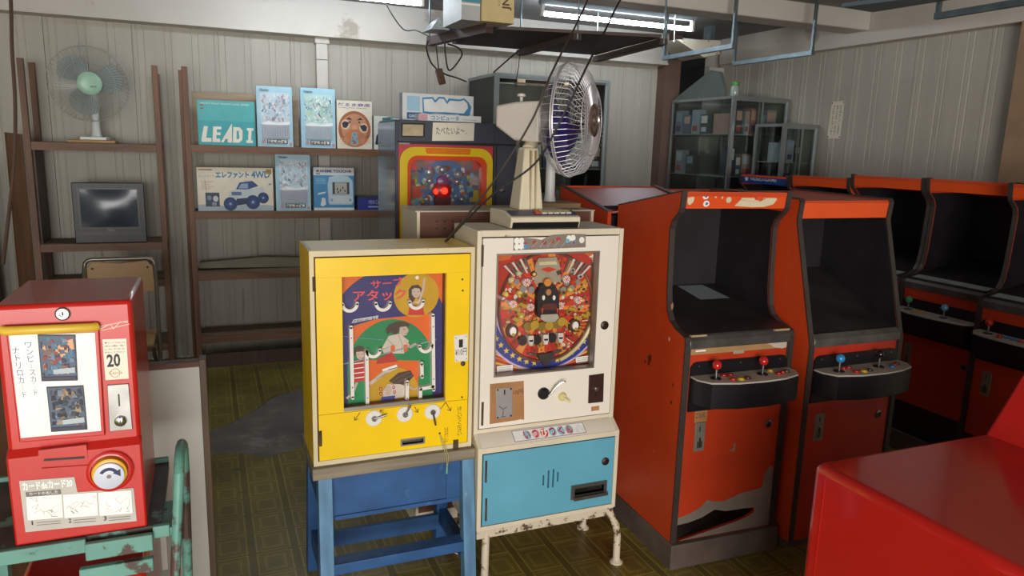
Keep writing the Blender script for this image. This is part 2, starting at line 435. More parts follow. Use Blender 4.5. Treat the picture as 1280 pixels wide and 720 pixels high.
mb = MB(); mb.box(4.22, 4.38, YB-.10, YB+.02, 0, 2.36, FASCIA); struct('trim_9', mb)
mb = MB(); mb.box(3.90, 4.22, YB-.01, YB+.02, 0, .9, SIDING); struct('trim_10', mb)
# small nail holes / hooks on the wall are left to the siding finish

# ================================================================ fluorescent lamps
TUBE = emissive('lit_tube', '#e8f4ff', TUBE_STRENGTH)
def lamp(x0, x1, y, label):
    t = thing('fluorescent_lamp', label, 'lamp', ((x0+x1)/2, y, 2.49), 'fluorescent lamps under the ceiling')
    mb = MB(); mb.xprism([(y-.022, 2.60), (y-.022, 2.575), (y-.014, 2.555), (y+.014, 2.555), (y+.022, 2.575), (y+.022, 2.60)], x0, x1, mat('lamp_housing_grey', '#7d8488', .6)); obj('housing', mb, t)
    mb = MB(); mb.cyl((x0+.03, y, 2.497), (x1-.03, y, 2.497), .0155, TUBE, n=12); obj('tube', mb, t)
    for x in (x0+.02, x1-.02):
        mb = MB(); mb.box(x-.01, x+.01, y-.014, y+.014, 2.48, 2.56, WHITEP); obj('lamp_holder', mb, t)
lamp(2.13, 3.39, 4.76, 'lit white fluorescent tube lamp above the metal hangers')
lamp(.10, 1.36, 4.86, 'lit white fluorescent tube lamp left of the hanging box shelf')
mb = MB(); mb.tube([(3.20, 4.736, 2.59), (3.20, 4.734, 2.48), (3.205, 4.734, 2.40)], .004, WHITEP, 6); mb.ball((3.205, 4.734, 2.395), .008, WHITEP, 8); tag(obj('pull_cord', mb), 'short white pull cord hanging under the lamp', 'pull cord')

# ================================================================ orange-red paints
REDP = mat('red_plastic', '#b81f17', .3, var=.05, scale=8, coat=.3)
INK = pc('#1c1a1c'); WHITE = pc('#f2eee6'); GREYP = pc('#b9b3aa'); BLUEINK = pc('#2f4f9c')

# ================================================================ card vending machine
YC = 1.5; f = FY(YC)
cvm = thing('card_vending_machine', 'small glossy red card vending machine on green metal stand', 'vending machine', (-.25, 1.63, .846))
xl, xr, zb, zt = -.3585, -.1405, .846, 1.300
mb = MB(); mb.box(xl, xr, YC, 1.765, zb, zt, REDP); obj('body', mb, cvm, bev=.008)
zl = f(100, 553)[1]
mb = MB(); mb.xprism([(YC-.014, zb+.002), (YC-.014, zl-.012), (YC-.001, zl), (YC+.01, zl), (YC+.01, zb+.002)], xl-.001, xr+.001, REDP); low = obj('lower_housing', mb, cvm, bev=.004)
fl = FY(YC-.0145)
mb = MB(); mb.yprism([fl(48, 580), fl(48, 563), fl(108, 556), fl(110, 574)], YC-.0155, YC-.01, REDP); obj('slot_recess', mb, cvm)
mb = MB(); mb.yprism([fl(55, 576), fl(55, 573.5), fl(106, 570), fl(106, 572.5)], YC-.017, YC-.012, INK); mb.yprism([fl(52, 587), fl(52, 585), fl(110, 581), fl(110, 583)], YC-.0175, YC-.012, REDP); obj('card_slot', mb, cvm)
# display window with cards
mb = MB(); mb.yprism([f(8, 412), f(124, 407), f(132, 543), f(25, 552)], YC-.006, YC+.002, REDP); dp = obj('display_frame', mb, cvm, bev=.002)
a = Art((0, YC-.0062, 0)); a.poly([f(12, 418), f(119, 415), f(127, 537), f(27, 546)], WHITE)
for t, q in (('ワ\nン\nピ\n｜\nス\nカ\n｜\nド', [f(43, 493), f(49, 493), f(41, 427), f(31, 427)]), ('ナ\nト\nリ\nロ\nカ\n｜\nド', [f(29, 496), f(35, 496), f(25, 433), f(15, 433)])): a.text(t, q, BLUEINK)
a.build('display_sheet', dp)
def card(q, seed, dark):
    rnd = random.Random(seed); P_ = [f(*p) for p in q]
    mb = MB(); mb.yprism(P_, YC-.0085, YC-.0068, pc('#2c3440')); c = obj('card', mb, dp)
    a = Art((0, YC-.0086, 0), eps=.00003)
    def B(u, v):
        p = [Vector(x) for x in P_]; return tuple((p[0]*(1-u)+p[1]*u)*(1-v)+(p[3]*(1-u)+p[2]*u)*v)
    a.poly([B(.03, .03), B(.97, .03), B(.97, .97), B(.03, .97)], pc('#4f5c70'))
    cols = dark
    for i in range(80):
        u, v = rnd.uniform(.04, .86), rnd.uniform(.10, .90); du, dv = rnd.uniform(.05, .22), rnd.uniform(.03, .13)
        a.poly([B(u, v), B(min(.95, u+du), v+rnd.uniform(-.05, .05)), B(min(.95, u+du*.8), min(.95, v+dv)), B(u+du*.1, min(.95, v+dv*rnd.uniform(.6, 1.2)))], pc(rnd.choice(cols)))
    a.poly([B(.35, .16), B(.95, .18), B(.95, .30), B(.35, .26)], pc('#a9b4ba')); a.poly([B(.03, .03), B(.97, .03), B(.97, .10), B(.03, .10)], pc('#3a3446'))
    a.build('card_picture', c)
card([(53, 475), (98, 474), (95, 417), (48, 417)], 3, ['#d9a074', '#7a5a50', '#c98a5c', '#46708a', '#8c3a34', '#6a7f96', '#2b3144'])
card([(65, 538), (110, 535), (105, 480), (59, 482)], 4, ['#23262e', '#343a46', '#4a5260', '#8b6a4c', '#1a1b22', '#6d7c8c', '#98846a'])
mb = MB(); P0, P1 = f(4, 412), f(121, 407); mb.tube([(P0[0], YC-.006, P0[1]), (P0[0]+.006, YC-.012, P0[1]), (P1[0]-.006, YC-.012, P1[1]), (P1[0], YC-.006, P1[1])], .0085, mat('yellow_bar', '#d8b23a', .4), 10); obj('header_bar', mb, cvm)
# lock
c = f(78.5, 392); mb = MB(); mb.lathe([(.0125, 0), (.0125, .004), (.010, .006), (.0055, .006), (.0055, .003), (0, .003)], (c[0], YC+.001, c[1]), (0, -1, 0), METAL, 20); lk = obj('lock', mb, cvm)
mb = MB(); mb.box(c[0]-.001, c[0]+.001, YC-.0036, YC-.002, c[1]-.003, c[1]+.003, INK); obj('keyhole', mb, lk)
# price label
mb = MB(); q = [f(132, 475), f(161, 473), f(158, 423), f(128, 424)]; mb.yprism(q, YC-.001, YC+.001, PAPER); pl = obj('price_label', mb, cvm)
a = Art((0, YC-.0012, 0)); a.text('20', [f(134, 459), f(151, 458), f(150, 441), f(133, 443)], INK, .03)
for k, yy in enumerate((428, 432, 436, 440)): a.text(['●カードの出し方', 'お金を', 'いれてから', 'まわして下さい'][k], [f(131, yy+1.5), f(156, yy+.5), f(156, yy-1.5), f(131, yy-.5)], pc('#5a544e'))
a.ring(tuple(f(144, 466)), .0075, .0085, pc('#b98a4e')); a.text('Cards', [f(136, 468), f(153, 467), f(153, 463), f(136, 464)], pc('#b98a4e')); a.build('label_print', pl)
# coin plate
mb = MB(); mb.yprism([f(137, 539), f(166, 536), f(161, 479), f(134, 481)], YC-.003, YC+.001, METAL); cp = obj('coin_plate', mb, cvm, bev=.001)
mb = MB(); mb.yprism([f(148.5, 507), f(150.5, 507), f(149.5, 492), f(147.5, 492)], YC-.0036, YC-.002, INK); obj('coin_slot', mb, cp)
c = f(151, 525); mb = MB(); mb.lathe([(.0108, 0), (.0105, .004), (.007, .006), (0, .0065)], (c[0], YC-.003, c[1]), (0, -1, 0), CHROME, 24); rk = obj('return_knob', mb, cp)
mb = MB(); mb.box(c[0]-.0009, c[0]+.0009, YC-.0105, YC-.008, c[1]-.009, c[1]+.009, INK); obj('knob_slit', mb, rk)
# turning knob
c = fl(138, 588); o_ = (c[0], YC-.014, c[1])
mb = MB(); mb.lathe([(.040, 0), (.040, .006), (.036, .009), (.033, .009), (.032, .002), (0, .002)], o_, (0, -1, 0), REDP, 40); kr = obj('knob_ring', mb, cvm)
mb = MB(); mb.lathe([(.030, .002), (.0295, .016), (.026, .018)], o_, (0, -1, 0), mat('knob_yellow', '#d9a321', .35), 36); kn = obj('turning_knob', mb, cvm)
mb = MB(); mb.lathe([(.026, .002), (.0257, .0225), (.024, .0235), (0, .0235)], (c[0]-.0, YC-.0145, c[1]-.002), (0, -1, 0), pc('#c3c6d2', .4), 36); obj('knob_face', mb, kn)
a = Art((0, YC-.0384, 0)); ck = (c[0], c[1]-.002); a.ring(ck, .0115, .0175, pc('#23284e'), a0=35, a1=150); a.poly([(ck[0]+.0195, ck[1]-.002), (ck[0]+.0065, ck[1]+.006), (ck[0]+.0195, ck[1]+.0125)], pc('#23284e')); a.ell(ck, .004, .004, pc('#7d6d6a')); a.build('arrow_print', kn)
# instruction label
mb = MB(); mb.yprism([fl(32, 665), fl(171, 651), fl(167, 610), fl(97, 615), fl(93, 596), fl(24, 601)], YC-.0155, YC-.0135, GREYP); il = obj('instruction_label', mb, cvm)
a = Art((0, YC-.0157, 0))
a.text('カードdeカード20', [fl(29, 613), fl(91, 608), fl(90, 598), fl(27, 603)], WHITE, .03)
a.poly([fl(33, 621), fl(77, 617), fl(76, 611), fl(32, 615)], pc('#6e6864')); a.text('カードの出し方', [fl(37, 619), fl(73, 616.5), fl(72, 612.5), fl(36, 615)], WHITE)
for k, (x0, x1, dy) in enumerate(((34, 78, 0), (80, 122, -3), (124, 165, -6))):
    a.poly([fl(x0+1, 650+dy), fl(x1+1, 646.5+dy), fl(x1-1, 618+dy), fl(x0-1, 621+dy)], WHITE)
    for i in range(7):
        rr = random.Random(k*9+i); p = [(x0+5+rr.random()*32, 624+dy+rr.random()*20)]
        for _ in range(3): p.append((min(x1-3, max(x0+3, p[-1][0]+rr.uniform(-10, 12))), min(645+dy, max(622+dy, p[-1][1]+rr.uniform(-8, 8)))))
        a.line([fl(*z) for z in p], .0006, pc('#8a8580'))
    nw = 1.6 if k == 0 else 3.5; a.text(str(k+1), [fl(x0+6, 656+dy), fl(x0+6+nw, 655.6+dy), fl(x0+5.5+nw, 650.6+dy), fl(x0+5.5, 651+dy)], INK)
    for r_ in range(2): a.line([fl(x0+12, 653+dy+r_*3), fl(x1-2, 650.5+dy+r_*3)], .0007, pc('#77716b'))
a.build('label_print', il)
# repair tape
a = Art((0, YC-.0004, 0)); a.line([f(125, 408), f(160, 401)], .0012, pc('#d9c9b8')); a.line([f(127, 413), f(162, 405)], .0012, pc('#d9c9b8')); a.line([f(126, 411), f(138, 405), f(142, 411), f(150, 402), f(160, 403)], .0012, pc('#d9c9b8')); a.build('clear_tape', cvm)

# ================================================================ green metal stand below it
GREEN = mat('green_paint', '#5f8f82', .5, var=.14, scale=9, wear='#4a3a33', wscale=14, wthr=.60)
DKTRAY = mat('worn_tray', '#3f3a36', .6, var=.3, scale=12, wear='#5f8f82', wscale=9, wthr=.60)
st = thing('metal_stand', 'chipped green metal stand with tube handle under red vending machine', 'stand', (-.26, 1.64, 0))
mb = MB(); mb.box(-.47, -.115, 1.49, 1.80, .826, .846, DKTRAY); obj('tray', mb, st)
mb = MB(); mb.box(-.47, -.245, 1.476, 1.489, .818, .846, GREEN); mb.box(-.245, -.13, 1.462, 1.475, .808, .842, GREEN); mb.box(-.13, -.1, 1.476, 1.489, .825, .85, GREEN); obj('front_rail', mb, st, bev=.002)
mb = MB(); mb.box(-.255, -.13, 1.447, 1.462, .772, .800, GREEN); obj('lower_rail', mb, st, bev=.002)
mb = MB(); mb.box(-.47, -.115, 1.80, 1.812, .82, .856, GREEN); obj('rear_rail', mb, st, bev=.002)
for y_ in (1.50, 1.78):
    mb = MB(); mb.beam((-.46, y_, 0), (-.46, y_, .826), .03, .03, GREEN); obj('leg', mb, st)
def ext(pa, pb, y):
    a_, b_ = hit(*pa, 'y', y), hit(*pb, 'y', y); return a_, b_+(b_-a_)*((b_.z-0.0)/(a_.z-b_.z))
na, nb = ext((224, 590), (219, 720), 1.475); fa, fb = ext((231, 590), (235, 720), 1.595)
mb = MB(); path = [nb, na]
for i in range(7):
    a_ = math.pi*i/6; t_ = (1-math.cos(a_))/2; path.append((na.x*(1-t_)+fa.x*t_, 1.535-.06*math.cos(a_), .955+.030*math.sin(a_)))
path += [fa, fb]
mb.tube(path, .0098, mat('flaking_green', '#5f9385', .5, var=.14, scale=9, wear='#4b3731', wscale=7, wthr=.52), 12); obj('tube_handle', mb, st)
mb = MB(); mb.box(-.115, -.088, 1.48, 1.60, .826, .842, GREEN); obj('bracket', mb, st)
mb = MB(); mb.box(-.47, -.11, 1.49, 1.80, .16, .18, DKTRAY); obj('lower_tray', mb, st)
# another red machine on the lower tray
t = thing('card_vending_machine', 'red vending machine on the lower tray of green stand', 'vending machine', (-.27, 1.64, .18))
mb = MB(); mb.box(-.375, -.15, 1.50, 1.77, .18, .742, REDP); obj('body', mb, t, bev=.012)
mb = MB(); mb.lathe([(.011, 0), (.011, .004), (.005, .006), (0, .006)], (-.262, 1.501, .70), (0, -1, 0), METAL, 18); obj('lock', mb, t)
mb = MB(); mb.box(-.345, -.215, 1.494, 1.502, .50, .67, WHITE); obj('display_frame', mb, t, bev=.002)
mb = MB(); mb.lathe([(.03, 0), (.03, .015), (0, .016)], (-.20, 1.501, .36), (0, -1, 0), pc('#c3c6d2', .4), 24); obj('turning_knob', mb, t)
p0, p1 = hit(201, 680, 'y', 1.813), hit(210, 711, 'y', 1.813)
mb = MB(); mb.box(p0.x, p1.x, 1.811, 1.815, p1.z, .845, WHITEP); o = obj('board_stand_in', mb); tag(o, 'small white piece standing in for the partition board behind the stand', 'card')  # added piece: stands in for the white partition board seen below the rail
o.parent = None

# ================================================================ white partition board
YW = 2.1
WB = mat('white_board', '#c9c8bf', .5, var=.05, scale=3, wear='#b3ada0', wscale=4, wthr=.64)
BWOOD = wood('brown_edge', '#5e4a38', 'z')
pt = thing('partition_board', 'white partition board with brown wooden edge behind red vending machine', 'partition', (-.5, YW+.02, 0))
mb = MB(); mb.box(-1.0, -.044, YW+.006, YW+.03, .0, .985, WB); obj('panel', mb, pt)
mb = MB(); mb.box(-1.0, -.044, YW, YW+.034, .985, 1.0, wood('brown_rail', '#6b4632', 'x')); obj('top_rail', mb, pt)
mb = MB(); mb.box(-.044, -.026, YW, YW+.05, 0, 1.005, BWOOD); obj('corner_post', mb, pt, bev=.002)
mb = MB(); mb.box(-1.02, -1.0, YW, YW+.05, 0, 1.0, BWOOD); obj('corner_post', mb, pt, bev=.002)
for x_ in (-.9, -.2):
    mb = MB(); mb.box(x_, x_+.04, YW+.034, YW+.24, 0, .04, BWOOD); obj('foot', mb, pt)

# ================================================================ yellow game
YY = 2.30; f = FY(YY); f0 = FY(YY-.001); g = FY(YY+.045)
YEL = mat('yellow_paint', '#f6cb00', .35, var=.05, scale=4, wear='#e0b400', wscale=12, wthr=.72)
YELS = YEL
yg = thing('flick_ball_game', 'bright yellow cabinet ball flicking game with volleyball playfield', 'arcade game', (.55, 2.43, .557))
X_, X1_, Z0_, Z1_ = .279, .822, .557, 1.267; YK = 2.553
mb = MB(); mb.box(X_, X_+.014, YY+.003, YK, Z0_, Z1_, YELS); obj('side_panel', mb, yg)
mb = MB(); mb.box(X1_-.014, X1_, YY+.003, YK, Z0_, Z1_, YELS); obj('side_panel', mb, yg)
mb = MB(); mb.box(X_+.014, X1_-.014, YY+.003, YK, Z1_-.014, Z1_, YEL); obj('top_panel', mb, yg)
mb = MB(); mb.box(X_+.014, X1_-.014, YY+.003, YK, Z0_, Z0_+.014, YELS); obj('bottom_panel', mb, yg)
mb = MB(); mb.box(X_+.014, X1_-.014, YK-.01, YK, Z0_+.014, Z1_-.014, CARDB); obj('back_panel', mb, yg)
EDGE = mat('raw_cream_edge', '#d8c9a4', .6, var=.06, wear='#7a4a2c', wscale=10, wthr=.66)
mb = MB(); mb.box(X_, X_+.014, YY, YY+.003, Z0_, Z1_, EDGE); mb.box(X1_-.014, X1_, YY, YY+.003, Z0_, Z1_, EDGE); mb.box(X_+.014, X1_-.014, YY, YY+.003, Z1_-.018, Z1_, EDGE); mb.box(X_+.014, X1_-.014, YY, YY+.003, Z0_, Z0_+.016, EDGE)
mb.box(X_+.001, X_+.012, YY+.02, YK-.002, Z1_, Z1_+.001, EDGE)
obj('edge_strip', mb, yg)
dx0, dx1, dz0, dz1 = X_+.018, X1_-.018, Z0_+.019, Z1_-.022
wx0, wz1 = f(427, 347); wx1, _ = f(558, 341); _, wz0 = f(430, 511)
sx0, szb = f(502, 556); sx1 = f(529, 553)[0]; szt = szb+.017        # prize slot opening
mb = MB(); YA, YB_ = YY-.004, YY+.012; s1, s2 = wz1+.001, wz0-.011      # panels meet at two open joints
holed(mb, dx0, dx1, s1+.0013, dz1, YA, YB_, [], YEL); holed(mb, dx0, dx1, s2, s1, YA, YB_, [(wx0, wx1, wz0, wz1+.002)], YEL); holed(mb, dx0, dx1, dz0, s2-.0013, YA, YB_, [(sx0, sx1, szb, szt)], YEL)
mb.box(dx0+.004, dx0+.02, YB_-.001, YB_+.004, dz0, dz1, YEL); mb.box(dx1-.02, dx1-.004, YB_-.001, YB_+.004, dz0, dz1, YEL)
door = obj('door', mb, yg)
for q in ((391, 346, 364), (399, 538, 557)):
    x_, za = f(q[0], q[2]); _, zb_ = f(q[0], q[1])
    mb = MB(); mb.cyl((x_+.004, YY-.004, za), (x_+.004, YY-.004, zb_), .005, RUST, n=8); obj('hinge', mb, yg)
ALU = mat('aluminium', '#9d978c', .4, .8, var=.1)
mb = MB(); mb.box(wx0, wx1, YY-.006, YY-.002, wz0-.008, wz0+.004, ALU); obj('sill', mb, yg)
mb = MB(); mb.box(wx0+.002, wx1-.002, YY+.006, YY+.009, wz0+.002, wz1-.002, CLEAR); obj('glass_pane', mb, yg)
# playfield print
PY = YY+.047
mb = MB(); mb.box(wx0-.02, wx1+.02, PY, PY+.012, wz0-.02, wz1+.02, pc('#e0641a', .5)); pf = obj('playfield', mb, yg)
mb = MB(); wl = pc('#6a4a20'); mb.box(wx0-.008, wx0-.001, YY+.012, PY, wz0-.005, wz1+.005, wl); mb.box(wx1+.001, wx1+.008, YY+.012, PY, wz0-.005, wz1+.005, wl); mb.box(wx0-.008, wx1+.008, YY+.012, PY, wz1+.001, wz1+.008, wl); mb.box(wx0-.008, wx1+.008, YY+.012, PY, wz0-.008, wz0-.001, wl); obj('inner_frame', mb, yg)
NAVY, GRN, OCH, SKIN, HAIR, PINK = pc('#35306e'), pc('#1c8450'), pc('#c79a16'), pc('#c9b0a0'), pc('#4a3a30'), pc('#e2555a')
h = FY(PY-.003); ORG = pc('#e0641a', .5)
def hp(*q): return [h(*p) for p in q]
a = Art((0, PY-.0006, 0), eps=.00008)
lx0, lx1, lz0, lz1 = wx0-.018, wx1+.018, wz0-.018, wz1+.018
def clip(pts): return [(min(lx1, max(lx0, p[0])), min(lz1, max(lz0, p[1]))) for p in pts]
c = h(487, 425); rB = h(560, 425)[0]-c[0]
a.poly(clip([(c[0]+rB*math.cos(R(t))*1.02, c[1]+rB*1.17*math.sin(R(t))) for t in range(0, 360, 6)]+[]), NAVY)
a.poly(clip(hp((420, 430), (446, 430), (446, 530), (420, 530))), NAVY); a.poly(clip(hp((540, 395), (570, 395), (570, 530), (540, 530))), NAVY)
a.poly(clip(hp((437, 409), (470, 399), (541, 392), (541, 470), (437, 480))), ORG)
c = h(521, 369); r_ = h(549, 369)[0]-c[0]; a.ell(c, r_, r_*.98, OCH)
c = h(489, 458); r_ = h(541, 458)[0]-c[0]; a.poly(clip([(c[0]+r_*math.cos(R(t)), c[1]+r_*1.12*math.sin(R(t))) for t in range(0, 181, 6)]+[(c[0]-r_, lz0), (c[0]+r_, lz0)][::1]), GRN)
a.poly(clip(hp((461, 450), (523, 451), (523, 510), (461, 515))), ORG); c = h(492, 492); r_ = h(523, 492)[0]-c[0]
a.poly(clip([(c[0]+r_*math.cos(R(t)), c[1]+r_*1.05*math.sin(R(t))) for t in range(-10, 191, 8)]+[(c[0]-r_, lz0), (c[0]+r_, lz0)]), OCH)
# figures
a.poly(hp((511, 372), (511, 362), (515, 357), (523, 356), (528, 361), (528, 371), (525, 377), (521, 371), (516, 378)), HAIR); a.poly(hp((515, 362), (519, 360), (525, 361), (526, 367), (523, 372), (518, 372), (515, 368)), SKIN); a.line(hp((517, 365), (519, 364.6)), .0016, INK); a.line(hp((522, 364.4), (524, 364.6)), .0016, INK); a.line(hp((519, 369), (522, 369)), .0014, pc('#a83a30')); a.line(hp((513, 382), (518, 378), (524, 378), (528, 381)), .006, SKIN); a.line(hp((523, 380), (529, 362), (531, 347)), .008, SKIN); a.poly(hp((512, 382), (528, 380), (531, 394), (510, 394)), pc('#c8342c')); a.ell(h(521.5, 347), .006, .006, WHITE)
a.poly(hp((482, 412), (486, 406), (495, 402), (506, 402), (513, 406), (509, 410), (503, 409), (500, 414), (494, 419), (488, 415), (484, 419)), HAIR); a.poly(hp((500, 409), (508, 408), (511, 413), (508, 419), (503, 420), (499, 416)), SKIN); a.line(hp((504, 412), (507, 411.5)), .0018, INK); a.line(hp((506, 417), (508.5, 416)), .0016, pc('#a83a30')); a.poly(hp((477, 436), (486, 420), (500, 417), (511, 426), (505, 442), (480, 442)), pc('#cfc2b4')); a.line(hp((484, 424), (492, 432), (490, 441)), .0016, pc('#8a7d72')); a.line(hp((498, 419), (503, 430), (502, 440)), .0016, pc('#8a7d72')); a.line(hp((478, 437), (486, 434)), .0016, pc('#8a7d72')); a.poly(hp((473, 448), (490, 440), (497, 452), (470, 455)), pc('#b8332c')); a.line(hp((506, 425), (512, 434), (520, 430)), .009, SKIN)
for p in ((491, 436), (507, 435)): a.rect(h(*p)[0]-.007, h(*p)[0]+.007, h(*p)[1]-.012, h(*p)[1]+.012, ORG)
a.poly(hp((442, 445), (442, 436), (447, 432), (454, 433), (458, 438), (457, 446), (453, 442), (446, 442)), HAIR); a.poly(hp((445, 440), (454, 439), (455, 446), (450, 450), (446, 447)), SKIN); a.line(hp((447, 443), (449, 443)), .0014, INK); a.line(hp((451.5, 443), (453.5, 442.6)), .0014, INK); a.line(hp((449, 447), (452, 446.6)), .0014, pc('#a83a30')); a.poly(hp((442, 452), (456, 450), (456, 476), (441, 478)), pc('#b8332c'))
for k in range(4): a.line(hp((441, 455+6*k), (456, 453+6*k)), .003, WHITE)
a.line(hp((446, 478), (441, 492), (433, 498)), .008, SKIN)
a.line(hp((425, 456), (470, 445), (545, 424)), .004, pc('#8d97a0')); a.line(hp((425, 420), (480, 425)), .0018, pc('#7a88b0'))
a.line(hp((462, 480), (480, 466), (497, 458)), .012, pc('#c8bfb2')); a.line(hp((478, 463), (496, 457)), .009, WHITE); a.poly(hp((486, 476), (498, 466), (513, 463), (517, 470), (508, 480), (496, 482)), HAIR)
a.poly(hp((478, 490), (484, 480), (500, 480), (510, 484), (504, 496), (480, 500)), pc('#cfc2b4')); a.line(hp((506, 480), (516, 486), (523, 485)), .007, SKIN); a.poly(hp((477, 496), (494, 494), (492, 506), (474, 508)), pc('#3d4f96'))
for p in ((475.5, 486), (476, 492), (492, 484), (493, 490)): a.ell(h(*p), .005, .006, pc('#b22a26')); a.ell(h(*p), .002, .002, WHITE)
a.line(hp((487, 479), (498, 471), (512, 465)), .0014, pc('#8a6f60')); a.line(hp((490, 481), (502, 475), (515, 469)), .0014, pc('#8a6f60')); a.poly(hp((481, 484), (486, 481), (490, 486), (487, 494), (482, 493)), SKIN); a.line(hp((470, 474), (484, 466)), .002, pc('#8a8076')); a.line(hp((485, 462), (497, 459)), .002, pc('#3a3a44')); a.text('サーブ', hp((464, 361), (506, 357), (502, 346), (463, 350)), PINK, .02); a.text('アタック', hp((441, 377), (508, 374), (507, 361), (441, 363)), PINK, .02)
a.poly(hp((439, 404), (472, 398), (473, 394), (442, 399)), pc('#c3c3c9')); a.text('Mitue-ki', hp((441, 404), (470, 398.5), (470, 395), (443, 400)), INK)
a.build('playfield_art', pf)
# rails and cups (white acrylic)
RAIL = mat('white_acrylic', '#ece8e0', .35, var=.02)
k = FY(YY+.035)
def rail(pts, wd=.0115):
    mb = MB(); q = [k(*p) for p in pts]
    for p0, p1 in zip(q, q[1:]): mb.beam((p0[0], YY+.035, p0[1]), (p1[0], YY+.035, p1[1]), wd, .026, RAIL, up=(0, 1, 0))
    for p_ in q: mb.cyl((p_[0], YY+.022, p_[1]), (p_[0], YY+.048, p_[1]), wd/2, RAIL, n=12)
    o = obj('rail', mb, yg)
    s = MB()
    for t in (.15, .85):
        i = 0 if t < .5 else len(q)-2; p0, p1 = q[i], q[i+1]; x = p0[0]*(1-t)+p1[0]*t; z = p0[1]*(1-t)+p1[1]*t
        s.cyl((x, YY+.0215, z), (x, YY+.0225, z), .0022, INK, n=8)
    obj('screw', s, o)
rail([(438, 408), (440, 496)]); rail([(540, 393), (541, 486)]); rail([(457.5, 438), (458.5, 506)]); rail([(508, 476), (508, 500)]); rail([(526, 453), (526.5, 470)]); rail([(540, 482), (524.5, 485), (524.5, 498)])
def cup(cx, cy, r, seg=(180, 360)):
    c = k(cx, cy); mb = MB(); n = 14; vs = []
    A = [R(seg[0]+(seg[1]-seg[0])*i/n) for i in range(n+1)]
    for y_ in (YY+.022, YY+.048):
        for t in A:
            for rr in (r, r-.0105): vs.append((c[0]+rr*math.cos(t), y_, c[1]+rr*math.sin(t)))
    fs = []; m_ = 2*(n+1)
    for i in range(n):
        b = 2*i; fs += [(b, b+1, b+3, b+2), (m_+b, m_+b+2, m_+b+3, m_+b+1), (b, b+2, m_+b+2, m_+b), (b+1, m_+b+1, m_+b+3, b+3)]
    fs += [(0, m_, m_+1, 1), (2*n, 2*n+1, m_+2*n+1, m_+2*n)]
    mb.add(vs, fs, RAIL)
    for t in (A[0], A[-1]):
        x, z = c[0]+(r-.005)*math.cos(t), c[1]+(r-.005)*math.sin(t); mb.cyl((x, YY+.022, z), (x, YY+.048, z), .0055, RAIL, n=10); mb.cyl((x, YY+.021, z), (x, YY+.023, z), .0018, INK, n=6)
    obj('ball_cup', mb, yg)
for q in ((436.5, 379, .0285), (478, 378, .0285), (519.5, 376, .0285), (466, 437, .0265), (531, 431, .0265)): cup(*q)
for cx, cy in ((457, 443), (522, 434)): pass
# flick knobs
def flick(cx, cy, lx, ly, lm):
    c = f0(cx, cy); e = f0(lx, ly)
    mb = MB(); mb.lathe([(.0275, 0), (.0275, .004), (.025, .006), (0, .006)], (c[0], YY-.004, c[1]), (0, -1, 0), WHITEP, 30); kd = obj('flick_knob', mb, yg)
    mb = MB(); mb.lathe([(.009, .006), (.009, .013), (.005, .013), (.005, .010), (0, .010)], (c[0], YY-.004, c[1]), (0, -1, 0), METAL, 18); obj('hub', mb, kd)
    mb = MB(); mb.tube([(c[0], YY-.014, c[1]), ((c[0]+e[0])/2, YY-.018, (c[1]+e[1])/2), (e[0], YY-.022, e[1])], .0032, lm, 8); obj('lever', mb, kd)
flick(467, 522, 482, 516, CHROME); flick(505.5, 517, 511.5, 504.5, METAL); flick(540, 514, 542.5, 529, RUST)
# hand-drawn arrows and notes
BRN = pc('#6b2a14'); a = Art((0, YY-.0043, 0))
def arrow(p, q, w=.0024):
    P_, Q_ = Vector(f0(*p)), Vector(f0(*q)); d = (Q_-P_).normalized(); n_ = Vector((-d.y, d.x))
    a.line([P_, Q_], w, BRN); a.line([Q_-d*.011+n_*.008, Q_, Q_-d*.011-n_*.008], w, BRN)
arrow((450, 515), (443, 525)); arrow((479, 516), (475, 512)); arrow((518, 508), (522, 515)); arrow((557, 503), (563, 513)); a.line([f0(550, 511), f0(557, 502)], .0024, BRN)
for s_, q in (('たま\nがで\nない', [f0(555, 553), f0(560, 552), f0(560, 533), f0(555, 534)]), ('は\nじ\nい\nて\nく\nだ\nさ\nい', [f0(571, 544), f0(577, 543), f0(577, 507), f0(571, 508)])): a.text(s_, q, BRN)
mn = a.build('marker_notes', door); mn['kind'] = 'stuff'
mb = MB(); holed(mb, sx0-.005, sx1+.005, szb-.004, szt+.005, YY-.0055, YY-.003, [(sx0+.001, sx1-.001, szb+.001, szt-.001)], ALU); ps = obj('prize_slot', mb, yg)
mb = MB(); pocket(mb, sx0, sx1, szb, szt, YY-.003, YY+.03, .002, ALU); obj('slot_pocket', mb, ps)
mb = MB(); mb.yprism([f(568, 452), f(584, 450), f(584, 417), f(567, 419)], YY-.0062, YY-.003, WHITEP); cpl = obj('coin_plate', mb, yg, bev=.0008)
a = Art((0, YY-.0064, 0)); a.text('¥10円', [f0(568.5, 445), f0(583, 443), f0(583, 434), f0(568.5, 436)], INK)
a.rect(f0(573, 430)[0], f0(578, 430)[0], f0(573, 434)[1], f0(573, 424)[1], INK)
for p in ((569.5, 422), (582, 420), (570, 450), (582.5, 448)): a.ell(f0(*p), .0018, .0018, INK, 10)
a.build('plate_print', cpl)
c = f(578, 454); mb = MB(); mb.lathe([(.0085, 0), (.0085, .004), (.004, .006), (0, .006)], (c[0], YY-.003, c[1]), (0, -1, 0), RUST, 18); obj('lock', mb, yg)
for p in ((577.5, 349), (577, 496), (578, 363)):
    c = f(*p); mb = MB(); mb.lathe([(.004, 0), (.003, .002), (0, .002)], (c[0], YY-.0035, c[1]), (0, -1, 0), RUST, 10); obj('screw', mb, yg)
